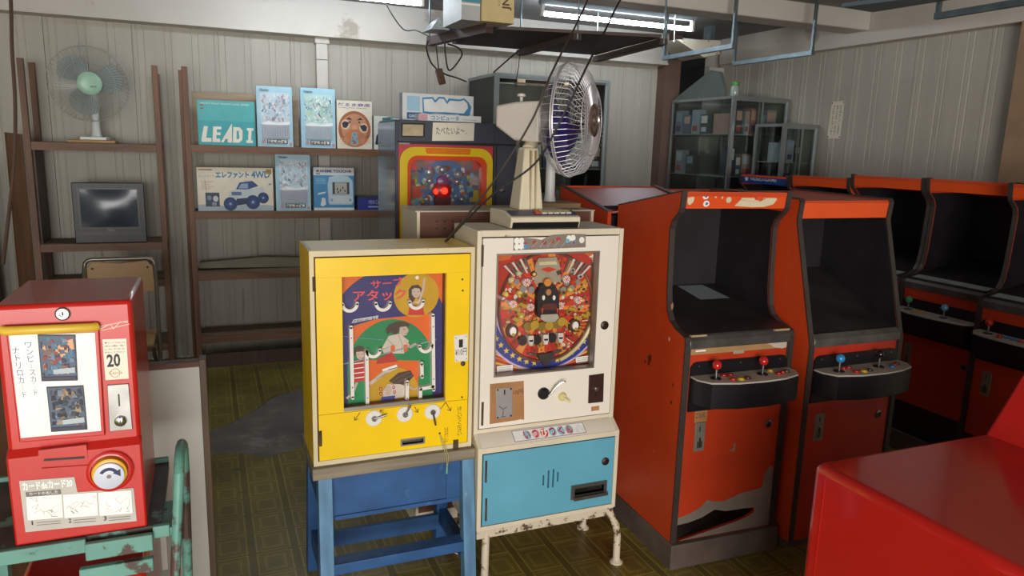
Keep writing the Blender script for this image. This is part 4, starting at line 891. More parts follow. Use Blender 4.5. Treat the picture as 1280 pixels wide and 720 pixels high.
def arcade(name, label, group, W=.50, style='curved', side=None, front=None, marq=None, sticks=('#c4201c', '#c4201c'), plinth=True, wear=False, e=.004, kick=False, buttons=None, mtext=None, detail=True):
    side = side or ORANGE; front = front or ORFRONT; marq = marq or MARQ
    t = thing(name, label, 'arcade cabinet', group=group)
    pr = PROF[style]; TH = .018; zb = pr[0][1]; dep = pr[-1][0]
    zl = .885 if style == 'curved' else .868                 # underside of the screen ledge
    for x0 in (0, W-TH):
        mb = MB(); mb.xprism(pr, x0, x0+TH, side); sp = obj('side_panel', mb, t, smooth=False)
        # edge molding follows the outline
        mb = MB(); n = len(pr)
        for i in range(n-1):
            a, b = Vector((0, *pr[i])), Vector((0, *pr[i+1]))
            if style == 'curved' and i >= n-2: continue
            mb.beam((x0+TH/2, a.y, a.z), (x0+TH/2, b.y, b.z), TH+.004, .006, MOLD, up=(1, 0, 0)) if False else None
            d = (b-a); nrm = Vector((0, d.z, -d.y)).normalized()
            if nrm.y*1 > 0 and i < n-3: nrm = -nrm
            o1 = a-nrm*.002; o2 = b-nrm*.002; p1 = a+nrm*.003; p2 = b+nrm*.003
            mb.add([(x0-.002, o1.y, o1.z), (x0+TH+.002, o1.y, o1.z), (x0+TH+.002, o2.y, o2.z), (x0-.002, o2.y, o2.z), (x0-.002, p1.y, p1.z), (x0+TH+.002, p1.y, p1.z), (x0+TH+.002, p2.y, p2.z), (x0-.002, p2.y, p2.z)], [(0, 1, 2, 3), (4, 7, 6, 5), (0, 4, 5, 1), (1, 5, 6, 2), (2, 6, 7, 3), (3, 7, 4, 0)], MOLD)
        obj('edge_molding', mb, sp, smooth=False)
    # plinth
    if plinth:
        mb = MB(); mb.box(-e, W+e, -.022, dep-.03, 0.0015, zb, PLINTH); obj('plinth', mb, t, bev=.004)
    else:
        mb = MB(); mb.box(.004, W-.004, .03, dep-.03, 0.0015, zb+.01, PLINTH); obj('plinth', mb, t)
    i0, i1 = TH, W-TH
    mt, mbz = (pr[12], pr[11]) if style == 'curved' else (pr[5], pr[3])
    mb = MB(); mb.box(i0, i1, dep-.02, dep-.004, zb, pr[-2][1]-.01, BLACKM); obj('back_panel', mb, t)
    # top slope
    ta, tb_ = (pr[12], pr[13]) if style == 'curved' else (pr[6], pr[7])
    mb = MB(); mb.xprism([(ta[0]+.002, ta[1]-.006), (tb_[0]-.004, tb_[1]-.006), (tb_[0]-.004, tb_[1]-.02), (ta[0]+.002, ta[1]-.02)], i0, i1, side); obj('top_panel', mb, t)
    # marquee
    mz0 = mbz[1]-.004 if style == 'curved' else 1.358
    mb = MB(); mb.xprism([(mt[0]+.002, mt[1]-.004), (mbz[0]+.004, mz0), (mbz[0]+.018, mz0), (mt[0]+.018, mt[1]-.004)], i0, i1, marq); mq = obj('marquee', mb, t)
    # screen recess
    if style == 'curved': A, B = (.010, .938), (.50, 1.025)
    else: A, B = (.010, .908), (.46, 1.10)
    mb = MB(); mb.xprism([A, B, (B[0], B[1]-.012), (A[0], A[1]-.012)], i0, i1, mat('black_bezel', '#2c2a29', .42, var=.3, scale=6)); bz = obj('bezel_panel', mb, t)
    mb = MB(); mb.box(i0, i1, B[0], B[0]+.01, B[1]-.01, ta[1]-.07 if style == 'curved' else 1.415, BLACKM); obj('recess_back', mb, t)
    for x0, x1 in ((i0, i0+.003), (i1-.003, i1)):
        rp = [(p[0]+.008, p[1]) for p in pr[3:11]]+[(B[0], ta[1]-.075), (B[0], B[1])] if style == 'curved' else [(.012, .898), (.14, 1.362), (B[0], 1.42), (B[0], B[1]-.01)]
        mb = MB(); mb.xprism(rp, x0, x1, BLACKM); obj('recess_liner', mb, t, smooth=False)
    # ledge
    mb = MB(); mb.xprism([(-.004, zl), (-.004, zl+.032), (.014, zl+.05), (.03, zl+.05), (.03, zl)], i0, i1, mat('ledge_metal', '#6b6864', .35, .6, var=.2, scale=14)); obj('ledge', mb, t, bev=.002)
    # front panels
    brk = [(.0, .175), (.06, .178), (.12, .19), (.18, .215), (.23, .20), (.32, .198), (.37, .195), (.375, .175), (.33, .155), (.28, .145), (.15, .125)]   # broken-out foot of the worn panel
    mb = MB()
    if wear: mb.yprism([(i0, zl)]+[(i0+x, z) for x, z in brk]+[(i0+.02, zb), (i1, zb), (i1, zl)], .004, .016, front)
    else: mb.box(i0, i1, .004, .016, zb, zl, front)
    fp = obj('front_panel', mb, t, smooth=False)
    boxes('front_edge_strip', [(x0, x0+.008, .001, .004, zb, zl) for x0 in (i0, i1-.008)], fp, MOLD)
    # control panel
    c0, c1 = i0+.012, i1-.004
    mb = MB(); z0, z1 = .640, .834; mb.yprism([(c0, z0), (c1, z0), (c1, z1-.02), (c1-.012, z1-.004), (c1-.03, z1), (c0+.03, z1), (c0+.012, z1-.004), (c0, z1-.02)], -.003, .004, BLACK); obj('back_plate', mb, t)
    pts = [(c0, -.003), (c0, -.05), (c0+.03, -.098), (c0+.13, -.125), (c0+.25, -.130), (c1-.10, -.122), (c1-.02, -.095), (c1+.006, -.05), (c1+.006, -.003)]
    mb = MB(); mb.zprism(pts, .682, .776, BLACK); cp = obj('control_box', mb, t, bev=.003)
    mb = MB(); mb.zprism([(x, y*.97 if y < -.01 else y) for x, y in pts], .776, .782, PANELW); ct = obj('control_panel', mb, t)
    if detail:
        zc = .782; sx = (c0+.075, c0+.285)
        for x, hc in zip(sx, sticks):
            if hc is None: continue
            mb = MB(); mb.ball((x, -.055, zc+.052), .0175, mat('knob_'+hc[1:], hc, .18, var=.02, coat=.5), 18); jb = obj('joystick', mb, t)
            mb = MB(); mb.cyl((x, -.055, zc), (x, -.055, zc+.04), .0045, METAL, n=10); obj('shaft', mb, jb)
            mb = MB(); mb.lathe([(.021, 0), (.020, .003), (0, .003)], (x, -.055, zc), (0, 0, 1), BLACK, 18); obj('dust_washer', mb, jb)
        bt = buttons or [(.125, -.035, '#b8261c'), (.155, -.035, '#b8261c'), (.130, -.085, '#c02a1e'), (.163, -.088, '#d8b41a'), (.196, -.085, '#5a2a28'), (.345, -.030, '#c9a01a'), (.352, -.07, '#b8261c'), (.378, -.062, '#b8261c'), (.402, -.055, '#4a4440')]
        for bx, by, hc in bt:
            mb = MB(); mb.lathe([(.0135, 0), (.0135, .003), (.011, .004), (.0105, .007), (0, .0072)], (c0+bx*W/.50, by, zc), (0, 0, 1), mat('button_'+hc[1:], hc, .3, var=.03), 14); obj('button', mb, ct)
        for x in (c0+.035, (c0+c1)/2, c1-.035):
            mb = MB(); mb.lathe([(.004, 0), (.003, .002), (0, .002)], (x, -.003, z1-.016), (0, -1, 0), METAL, 8); obj('bolt', mb, t)
    # coin plate and lock
    mb = MB(); mb.box(i0+.055, i0+.10, 0, .006, .475, .59, mat('coin_plate_grey', '#8d877c', .45, .4, var=.15)); k = obj('coin_plate', mb, t, bev=.001)
    mb = MB(); mb.box(i0+.073, i0+.077, -.0012, .002, .555, .575, INK); obj('coin_slot', mb, k); mb = MB(); mb.box(i0+.066, i0+.088, -.004, .002, .49, .515, METAL); mb.box(i0+.0755, i0+.0785, -.006, .002, .49, .53, INK); obj('return_lever', mb, k)
    mb = MB(); mb.lathe([(.017, 0), (.017, .004), (.011, .006), (.010, .002), (0, .002)], (i1-.06, .004, .55), (0, -1, 0), METAL, 22); lk = obj('lock', mb, t)
    mb = MB(); mb.lathe([(.009, .0), (.009, .0045), (0, .0045)], (i1-.06, .004, .55), (0, -1, 0), INK, 16); obj('keyhole', mb, lk)
    if mtext:
        a = Art((0, mbz[0]+.001, 0), v=(0, (mt[0]-mbz[0]), (mt[1]-mz0)), n=(0, -1, 0)); a.o = Vector((0, mbz[0]+.0025, mz0))
        a.trect(mtext, i0+.09, i1-.10, .30, .68, pc('#c9ccd8'), .02); a.ell((i0+.055, .5), .018, .28, pc('#d8dae2'), 14)
        for i in range(24):
            a.line([(i0+.01+i*.019, .04), (i0+.01+i*.019, .96)], .0015, pc('#1d2c5c')); a.k -= 1
        a.build('marquee_print', mq)
    if kick:
        mb = MB(); mb.box(i0, i1, -.001, .004, zb, .27, BLACKM); obj('kick_panel', mb, fp)
        mb = MB(); bv = Vector((0, B[0]-A[0], B[1]-A[1])); p0 = Vector((i0+.02, A[0], A[1]+.001))+bv*.03; mb.add([p0, p0+Vector((i1-i0-.04, 0, 0)), p0+Vector((i1-i0-.04, 0, 0))+bv*.12, p0+bv*.12], [(0, 1, 2, 3)], mat('pale_strip', '#9aa6a4', .5, var=.15, scale=14, wear='#b08a5a', wscale=5, wthr=.6)); obj('instruction_strip', mb, bz)
    if wear:
        a = Art((-.0004, 0, 0), u=(0, -1, 0), v=(0, 0, 1), n=(-1, 0, 0)); rn = random.Random(3)
        for yy_, zz_, r_, c_ in ((.10, 1.19, .006, '#5a2414'), (.105, 1.03, .012, '#d8a890'), (.11, .90, .008, '#d8a890'), (.24, .78, .020, '#5f2412'), (.27, .76, .010, '#5f2412'), (.06, .73, .007, '#4a2014'), (.065, .66, .009, '#4a2014'), (.16, .42, .004, '#e0c0b0'), (.30, .55, .004, '#5f2412'), (.2, .3, .005, '#7a3018')):
            a.poly([(-yy_+r_*rn.uniform(.3, 1)*math.cos(2*math.pi*i/9), zz_+1.6*r_*rn.uniform(.3, 1)*math.sin(2*math.pi*i/9)) for i in range(9)], pc(c_))
        sm = a.build('scuff_marks', t); sm['kind'] = 'stuff'
        a = Art((0, .0035, 0), eps=.00012); rn = random.Random(5)
        BW, CW = pc('#a88458'), pc('#c3b8a4')
        a.rect(i0+.008, i1-.008, zl-.024, zl-.001, BW); a.rect(i0+.2, i0+.25, .852, zl-.02, pc('#a89a80'))
        a.poly([(i1-.10, zl-.002), (i1-.01, zl-.002), (i1-.01, .862), (i1-.03, .858), (i1-.07, .866), (i1-.085, .876)], CW); a.rect(i0+.03, i0+.075, .872, .878, WHITE)
        a.build('bare_wood_patch', fp); a = Art((0, .0035, 0), eps=.00012)
        # torn laminate along the foot of the front panel
        G = pc('#7a6e64', .8)
        top = [(i0+.008, .205), (i0+.06, .215), (i0+.11, .235), (i0+.14, .262), (i0+.17, .25), (i0+.22, .245), (i0+.30, .268), (i0+.36, .272), (i0+.40, .278), (i0+.405, .33), (i0+.43, .37), (i0+.445, .36), (i0+.455, .25), (i0+.456, .107), (i0+.025, .107)]+[(i0+max(x, .008), z) for x, z in brk[::-1]]
        a.poly([(min(x, i1-.008), z) for x, z in top], G)
        a.build('torn_laminate', fp); a = Art((0, .0035, 0), eps=.00012)
        a.poly([(i0+.225, .455), (i0+.25, .455), (i0+.25, .485), (i0+.242, .486), (i0+.24, .462), (i0+.225, .462)], G)
        a.build('scraped_spot', fp)
        a = Art((0, 0, 0), eps=.0001); a.o = Vector((0, mbz[0]+.0025, mz0)); a.v = Vector((0, mt[0]-mbz[0], mt[1]-mz0)); CWT = pc('#d6c8a8')
        for q in ((.02, .5, .012, .3), (.028, .55, .009, .25), (.13, .7, .005, .1), (.16, .65, .004, .1), (.19, .5, .012, .18)): a.ell((i0+q[0], q[1]), q[2], q[3], CWT, 9)
        for q in ((.085, .70), (.092, .28)): a.ell((i0+q[0], q[1]), .014, .18, WHITE, 10); a.ell((i0+q[0]+.002, q[1]), .006, .09, pc('#5a6ab0'), 8)
        sc_ = a.build('sticker_scraps', mq); sc_['kind'] = 'stuff'; a = Art((0, 0, 0), eps=.0001); a.o = Vector((0, mbz[0]+.0025, mz0)); a.v = Vector((0, mt[0]-mbz[0], mt[1]-mz0))
        a.poly([(i0+.22, .15), (i0+.24, .45), (i0+.26, .8), (i0+.30, .85), (i0+.31, .5), (i0+.34, .45), (i0+.36, .75), (i0+.38, .8), (i0+.415, .55), (i0+.40, .25), (i0+.36, .1), (i0+.30, .08)], CWT)
        a.line([(i0+.22, .6), (i0+.27, .45), (i0+.33, .4), (i0+.36, .6)], .006, pc('#8c3a20')); a.line([(i0+.29, .9), (i0+.32, .55)], .006, pc('#a8482a')); a.build('peeled_sticker', mq)
        boxes('tape_patch', [(i0+.004, i0+.07, -.002, .04, zl+.046, zl+.053), (i1-.075, i1-.004, .0, .045, zl+.046, zl+.053)], t, pc('#a8966e'))
        mb = MB(); bv = Vector((0, B[0]-A[0], B[1]-A[1])); p0 = Vector((i0+.26, A[0], A[1]))+bv*.64+Vector((0, 0, .0015)); mb.add([p0, p0+Vector((.15, 0, 0)), p0+Vector((.12, 0, 0))+bv*.33, p0+Vector((-.01, 0, 0))+bv*.33], [(0, 1, 2, 3)], pc('#8d9aa0')); obj('instruction_sheet', mb, bz)
        a = Art((i0+.06, .003, .592)); a.rect(-.012, .045, 0, .055, CARDB); a.trect('こわれ', -.006, .038, .016, .038, INK); a.build('price_note', k)
    return t
def place(t, loc, rz): t.location = loc; t.rotation_euler = (0, 0, R(rz)); return t
G1 = 'orange arcade cabinets of the middle row'; G2 = 'orange arcade cabinets along the right wall'
place(arcade('arcade_cabinet', 'orange arcade cabinet with red ball joysticks and torn front foot', G1, W=.495, wear=True, e=.008), (1.602, 2.16, 0), -2)
place(arcade('arcade_cabinet', 'orange arcade cabinet with straight sloping sides and blue and black joysticks', G1, W=.495, style='straight', front=mat('red_front', '#b8301a', .4, var=.08), sticks=('#2f8fd0', '#17151a'), plinth=False,
  buttons=[(.120, -.035, '#b8261c'), (.150, -.033, '#b8261c'), (.135, -.085, '#c02a1e'), (.172, -.088, '#d8b41a'), (.205, -.085, '#3a3634'), (.340, -.075, '#2f7fc0'), (.366, -.062, '#b8261c'), (.392, -.052, '#4a4440')]), (2.131, 2.088, 0), 0)
# row along the right wall, facing the room
fr = ORFRONT
place(arcade('arcade_cabinet', 'orange arcade cabinet with green and light blue ball joysticks', G2, kick=True, front=fr, sticks=('#3fae72', '#5aa6cf'), buttons=[(.13, -.06, '#c9a01a'), (.155, -.062, '#c9a01a')]), (3.52, 2.85, 0), -90).scale = (1, 1, 1.028)
place(arcade('arcade_cabinet', 'orange arcade cabinet beside the one with the green joystick', G2, kick=True, front=fr, detail=False), (3.52, 3.36, 0), -90).scale = (1, 1, 1.026)
place(arcade('arcade_cabinet', 'orange arcade cabinet next to the blue lettered cabinet', G2, kick=True, front=fr, detail=False), (3.52, 3.87, 0), -90).scale = (1, 1, 1.01)
place(arcade('arcade_cabinet', 'arcade cabinet with a blue VIDEO-GAME marquee', G2, kick=True, front=fr, marq=mat('blue_marquee', '#24468c', .3), mtext='VIDEO-GAME', detail=False), (3.52, 4.38, 0), -90)
place(arcade('arcade_cabinet', 'orange arcade cabinet with one red ball joystick against the right wall', G2, kick=True, front=fr, sticks=('#c8281e', None), buttons=[(.13, -.05, '#b8261c'), (.165, -.055, '#2f7fc0'), (.20, -.06, '#2f7fc0'), (.235, -.065, '#b8261c'), (.26, -.06, '#c9a01a'), (.15, -.085, '#b8261c')]), (3.42, 2.335, 0), -90).scale = (1, 1, 1.028)
# two turned away behind the middle row
place(arcade('arcade_cabinet', 'orange arcade cabinet turned away behind the white pinball game', 'orange arcade cabinets turned away', W=.56, front=fr, detail=False), (2.17, 3.365, 0), 180).scale = (1, 1, .975)
place(arcade('arcade_cabinet', 'orange arcade cabinet turned away behind the peeling marquee', 'orange arcade cabinets turned away', W=.56, front=fr, detail=False), (2.80, 3.47, 0), 180).scale = (1, 1, .962)

# ================================================================ glossy red game in the foreground, seen from behind
GRED = mat('glossy_red', '#c4201a', .16, var=.04, coat=.6)
rg = thing('sit_down_game', 'glossy red low game cabinet with flat rear deck and raised hood', 'arcade game', (2.1, 1.05, 0))
x0, ydk, z = 1.462, 1.378, .80
mb = MB(); mb.yprism([(x0, 0.0015), (x0, z), (2.86, z), (2.86, 0.0015)], .70, ydk, GRED); b_ = obj('rear_body', mb, rg); md = b_.modifiers.new('bevel', 'BEVEL'); md.width = .022; md.segments = 4; md.limit_method = 'ANGLE'
mb = MB(); mb.yprism([(2.11, z-.01), (2.30, z+.26), (2.42, z+.34), (2.62, z+.36), (2.72, z+.20), (2.76, z-.01)], .72, ydk-.012, GRED); b_ = obj('hood', mb, rg); md = b_.modifiers.new('bevel', 'BEVEL'); md.width = .012; md.segments = 3
mb = MB(); mb.box(x0-.001, x0+.002, ydk-.047, ydk-.044, .03, z-.02, GRED); obj('seam', mb, rg)
mb = MB(); mb.lathe([(.016, 0), (.014, .002), (0, .002)], (1.72, .95, z-.0005), (0, 0, 1), pc('#7a2a44', .3), 18); obj('deck_spot', mb, rg)  # small dark purple disc lying on the red deck

# ================================================================ wooden racks against the back wall
SHW = wood('rack_wood', '#76523a', 'x', var=.2); SHP = wood('rack_post_wood', '#734e38', 'z', var=.2); SHT = mat('rack_top_dusty', '#7d6852', .7, var=.12, scale=6)
DKW = wood('dark_rack_wood', '#4a3226', 'z', var=.2)
FYR, BYR = 5.40, 5.725          # front and back of the racks
def shelf(parent, x0, x1, z, y0=FYR, th=.05, m=SHW, yb=BYR):
    mb = MB(); mb.box(x0, x1, y0, y0+.022, z-th, z-.001, m); s = obj('shelf_front', mb, parent)
    mb = MB(); mb.box(x0, x1, y0+.022, yb, z-.02, z, SHT); obj('shelf_board', mb, parent)
def post(parent, x, y, z1, wd=.034, dp=.034, m=None, z0=.0):
    mb = MB(); mb.box(x, x+wd, y, y+dp, z0, z1, m or SHP); obj('post', mb, parent, bev=.002)
ra = thing('wooden_rack', 'open brown wooden rack holding the fan and television', 'rack', (-.63, 5.56, 0))
post(ra, -1.035, FYR, 2.045); post(ra, -1.03, BYR-.034, 2.045); post(ra, -.30, FYR, 2.05); post(ra, -.305, BYR-.034, 2.02)
for z in (1.548, .905, .655, .205): shelf(ra, -1.0, -.30, z, FYR+.004)
mb = MB(); mb.box(-1.0, -.99, FYR+.034, BYR-.034, .905, 1.50, DKW); obj('side_board', mb, ra)
rb = thing('wooden_rack', 'brown wooden rack holding the boxed toys', 'rack', (.56, 5.56, 0))
post(rb, -.125, FYR-.002, 2.055, .036, .04); post(rb, -.15, 5.636, 2.05, .036, .036); post(rb, 1.235, FYR-.002, 1.62, .036, .04); post(rb, 1.235, 5.636, 1.62, .036, .036)
for z in (1.555, 1.108, .682, .232): shelf(rb, -.09, 1.235, z, FYR, yb=5.672)
mb = MB(); mb.box(-.09, 1.235, FYR+.02, FYR+.034, 0.0015, .10, DKW); obj('kick_board', mb, rb)
for z in (1.50, .63):
    pass
# tall board standing at the left end
mb = MB(); mb.prism([(-1.115, 5.33, 0.0015), (-1.045, 5.42, 0.0015), (-1.038, 5.39, 1.59), (-1.105, 5.32, 1.60)], (-.015, .02, 0), wood('tall_board_wood', '#6b4d36', 'z', var=.2)); tag(obj('tall_board', mb), 'tall brown wooden board standing at the end of the rack', 'board')
mb = MB(); mb.box(-1.62, -1.28, 5.20, 5.6, 0.0015, 1.42, wood('reddish_cupboard', '#5a2f26', 'z', var=.2)); ck = obj('cupboard', mb); tag(ck, 'dark reddish wooden cupboard in the far left corner', 'cupboard')
mb = MB(); mb.box(-1.60, -1.455, 5.185, 5.20, .06, 1.40, wood('reddish_door', '#633529', 'z', var=.2)); d = obj('door', mb, ck); mb = MB(); mb.box(-1.445, -1.30, 5.185, 5.20, .06, 1.40, wood('reddish_door', '#633529', 'z')); d2 = obj('door', mb, ck)
mb = MB(); mb.ball((-1.47, 5.178, .8), .012, METAL, 10); obj('knob', mb, d)
mb = MB(); p = FY(1.9); mb.box(-.60, -.462, 1.85, 2.05, .0015, 1.14, mat('tan_side', '#9a6a3c', .7)); o = obj('low_cabinet', mb); tag(o, 'tan low cabinet with pale top behind the red vending machine', 'cabinet')
mb = MB(); mb.box(-.61, -.452, 1.84, 2.06, 1.10, 1.145, mat('pale_box', '#b9b3a4', .7)); obj('cabinet_top', mb, o)
mb = MB(); mb.box(-.59, -.472, 1.838, 1.85, .06, 1.09, mat('tan_door', '#a8743f', .6)); d = obj('door', mb, o, bev=.002)

# ---------------------------------------------------------------- television
DKG = mat('dark_grey_plastic', '#2e3034', .45, var=.08)
tv = thing('television', 'small dark grey tube television on wooden rack', 'television', (-.6, 5.55, .905))
x0, x1, z0, z1 = -.807, -.388, .906, 1.300; yf = 5.408
mb = MB(); mb.add([(x0, yf, z0), (x1, yf, z0), (x1, yf, z1), (x0, yf, z1), (x0+.015, yf+.07, z0), (x1-.015, yf+.07, z0), (x1-.015, yf+.07, z1-.005), (x0+.015, yf+.07, z1-.005), (x0+.08, yf+.30, z0+.02), (x1-.08, yf+.30, z0+.02), (x1-.08, yf+.30, z1-.10), (x0+.08, yf+.30, z1-.10)],
  [(0, 1, 2, 3), (0, 4, 5, 1), (1, 5, 6, 2), (2, 6, 7, 3), (3, 7, 4, 0), (4, 8, 9, 5), (5, 9, 10, 6), (6, 10, 11, 7), (7, 11, 8, 4), (8, 11, 10, 9)], DKG); obj('body', mb, tv, bev=.006)
SCRN = mat('tube_screen', '#3a424c', .18, var=.06, spec=.35)
s0, s1, t0, t1 = x0+.045, x1-.045, z0+.105, z1-.045
mb = MB(); n = 10; vs = []; fs = []
for i in range(n+1):
    for j in range(n+1):
        u, v = i/n, j/n; vs.append((s0+(s1-s0)*u, yf-.002-.016*(1-(2*u-1)**2)*(1-(2*v-1)**2), t0+(t1-t0)*v))
for i in range(n):
    for j in range(n): b = i*(n+1)+j; fs.append((b, b+n+1, b+n+2, b+1))
mb.add(vs, fs, SCRN); obj('screen', mb, tv)
mb = MB()
for b in ((s0-.012, s0, t0-.012, t1+.012), (s1, s1+.012, t0-.012, t1+.012), (s0, s1, t0-.012, t0), (s0, s1, t1, t1+.012)): mb.box(b[0], b[1], yf-.005, yf+.002, b[2], b[3], BLACK)
obj('screen_surround', mb, tv)
mb = MB(); mb.box(x0+.02, x1-.02, yf-.003, yf+.002, z0+.052, z0+.078, BLACK); mb.box((x0+x1)/2-.02, (x0+x1)/2+.02, yf-.0035, yf, z0+.082, z0+.088, pc('#8a8c90')); mb.box(x1-.09, x1-.07, yf-.004, yf, z0+.060, z0+.070, pc('#55585c')); obj('control_strip', mb, tv)

# ---------------------------------------------------------------- fans
def guard(mb, c, ax, r, depth, nw, m, wr=.0011, back=False, hub=.05):
    c = Vector(c); ax = Vector(ax).normalized(); x = ax.orthogonal().normalized(); y = ax.cross(x)
    for i in range(nw):
        a = 2*math.pi*i/nw; d = x*math.cos(a)+y*math.sin(a); tw = x*math.cos(a+.28)+y*math.sin(a+.28)
        mb.tube([c+d*r, c+d*r*.93+ax*depth*.55, c+(d*.6+tw*.4).normalized()*r*.6+ax*depth*.92, c+tw*hub+ax*depth], wr, m, 4)
    for rr, dd in ((r, 0), (r*.62, depth*.92)):
        mb.tube([c+(x*math.cos(2*math.pi*i/40)+y*math.sin(2*math.pi*i/40))*rr+ax*dd for i in range(40)], wr*(2.6 if dd == 0 else 1.2), m, 6, closed=True)
def blade(mb, c, ax, r, ang, m, width=.85, r0=.035):
    c = Vector(c); ax = Vector(ax).normalized(); x = ax.orthogonal().normalized(); y = ax.cross(x); vs = []; n = 6
    for s_ in (-.0012, .0012):
        for i in range(n+1):
            for j in range(n+1):
                q = i/n; rr = r0+(r-r0)*q; sp = width*(.45+.55*math.sin(math.pi*(.25+.62*q))); t = ang+(j/n-.5)*sp*1.25+.25*q
                rr2 = rr*(1-.10*(2*j/n-1)**2*q)
                vs.append(c+(x*math.cos(t)+y*math.sin(t))*rr2+ax*((j/n-.5)*.045*(1-.3*q)+s_))
    k = (n+1)**2; fs = []
    for i in range(n):
        for j in range(n):
            b = i*(n+1)+j; fs += [(b, b+n+1, b+n+2, b+1), (k+b, k+b+1, k+b+n+2, k+b+n+1)]
    ed = [j for j in range(n+1)]+[i*(n+1)+n for i in range(1, n+1)]+[n*(n+1)+j for j in range(n-1, -1, -1)]+[i*(n+1) for i in range(n-1, 0, -1)]
    for i in range(len(ed)): a, b = ed[i], ed[(i+1) % len(ed)]; fs.append((a, b, k+b, k+a))
    mb.add(vs, fs, m)
PALEW = mat('pale_fan_plastic', '#cfd3cf', .4, var=.03); MINT = mat('mint_plastic', '#a5cdb4', .35, var=.03)
WIREP = mat('grey_fan_wire', '#b2b8b4', .4, .3)
BLD = frosted('smoky_blade', '#9aa6a4', .5)
fn = thing('desk_fan', 'white desk fan with mint green hub on top of rack', 'fan', (-.66, 5.56, 1.548))
bx = -.675; by = 5.52
mb = MB(); mb.box(bx-.135, bx+.135, by-.085, by+.085, 1.549, 1.567, mat('light_wood_board', '#b0875a', .6, var=.1)); bo = obj('mounting_board', mb, fn, bev=.004)
mb = MB(); mb.zprism([(bx-.085+.02, by-.075), (bx+.085, by-.075), (bx+.10, by), (bx+.085, by+.075), (bx-.06, by+.075), (bx-.08, by)], 1.567, 1.588, PALEW); obj('base', mb, fn, bev=.005)
mb = MB(); mb.lathe([(.034, 0), (.027, .03), (.024, .12), (.022, .19)], (bx+.02, by+.02, 1.588), (0, 0, 1), PALEW, 18); obj('neck', mb, fn)
hc = Vector((-.672, 5.485, 1.918)); ax = Vector((-.02, -1, -.06)).normalized(); ax = Vector((.20, -.97, -.02)).normalized()
mb = MB(); mb.lathe([(.0, -.16), (.045, -.155), (.062, -.12), (.065, -.03), (.03, 0)], hc-ax*0, ax, PALEW, 20); obj('motor_housing', mb, fn)
for i in range(3):
    mb = MB(); blade(mb, hc+ax*.03, ax, .195, R(20+120*i), BLD, 1.15); obj('blade', mb, fn)
mb = MB(); guard(mb, hc+ax*.005, ax, .232, .075, 64, WIREP, .0011); obj('front_guard', mb, fn)
mb = MB(); guard(mb, hc, -ax, .232, .06, 44, WIREP, .0010); obj('rear_guard', mb, fn)
mb = MB(); mb.lathe([(.070, 0), (.070, .006), (.06, .014), (.035, .018), (0, .019)], hc+ax*.075, ax, MINT, 28); hubo = obj('hub_cap', mb, fn)
mb = MB()
for i in range(5): mb.beam(hc+ax*.0945+Vector((.002+i*.007, 0, -.024)), hc+ax*.0945+Vector((.006+i*.007, 0, -.014)), .0035, .002, pc('#4a5a50'))
obj('hub_grille', mb, hubo)
# big retro fan on the white pinball game
NAVYB = mat('navy_blade', '#2a2560', .25, var=.05, coat=.4)
IVORY = mat('ivory_plastic', '#d5c9ae', .5, var=.06, wear='#b59c74', wscale=9, wthr=.66)
FW = mat('chromed_wire', '#c9c4c8', .38, .45, var=.05)
bf = thing('desk_fan', 'retro ivory fan with navy blades standing on white pinball game', 'fan', (1.10, 2.43, 1.321))
mb = MB(); mb.xprism([(2.345, 1.3225), (2.335, 1.350), (2.338, 1.362), (2.40, 1.378), (2.545, 1.378), (2.545, 1.3225)], .965, 1.235, IVORY); ba = obj('base', mb, bf, bev=.003)
mb = MB(); mb.xprism([(2.341, 1.3235), (2.333, 1.344), (2.345, 1.344), (2.35, 1.3235)], .972, 1.228, BLACK); obj('front_plate', mb, bf)
mb = MB(); pts = [(.972, 2.352, 1.3665), (1.228, 2.352, 1.3665), (1.228, 2.398, 1.3785), (.972, 2.398, 1.3785)]; mb.prism(pts, (0, -.0005, .002), mat('navy_strip', '#2c3158', .35)); cs = obj('control_strip', mb, bf)
mb = MB()
for i in range(6): x_ = 1.07+i*.024; mb.prism([(x_, 2.362, 1.3698), (x_+.019, 2.362, 1.3698), (x_+.019, 2.390, 1.377), (x_, 2.390, 1.377)], (0, -.002, .006), mat('fan_key_orange', '#c9572c', .4) if i < 1 else IVORY)
obj('key', mb, cs)
mb = MB(); mb.add([(1.03, 2.42, 1.378), (1.125, 2.42, 1.378), (1.125, 2.52, 1.378), (1.03, 2.52, 1.378), (1.052, 2.44, 1.60), (1.108, 2.44, 1.60), (1.108, 2.50, 1.60), (1.052, 2.50, 1.60)], [(0, 3, 2, 1), (4, 5, 6, 7), (0, 1, 5, 4), (1, 2, 6, 5), (2, 3, 7, 6), (3, 0, 4, 7)], IVORY); cl_ = obj('column', mb, bf, bev=.006)
mb = MB(); mb.box(1.070, 1.0745, 2.418, 2.45, 1.38, 1.59, pc('#b0a080')); mb.box(1.09, 1.0945, 2.418, 2.45, 1.38, 1.59, pc('#b0a080')); obj('column_groove', mb, cl_)
fc = Vector((1.205, 2.43, 1.700)); ax = Vector((.70, -.71, .02)).normalized()
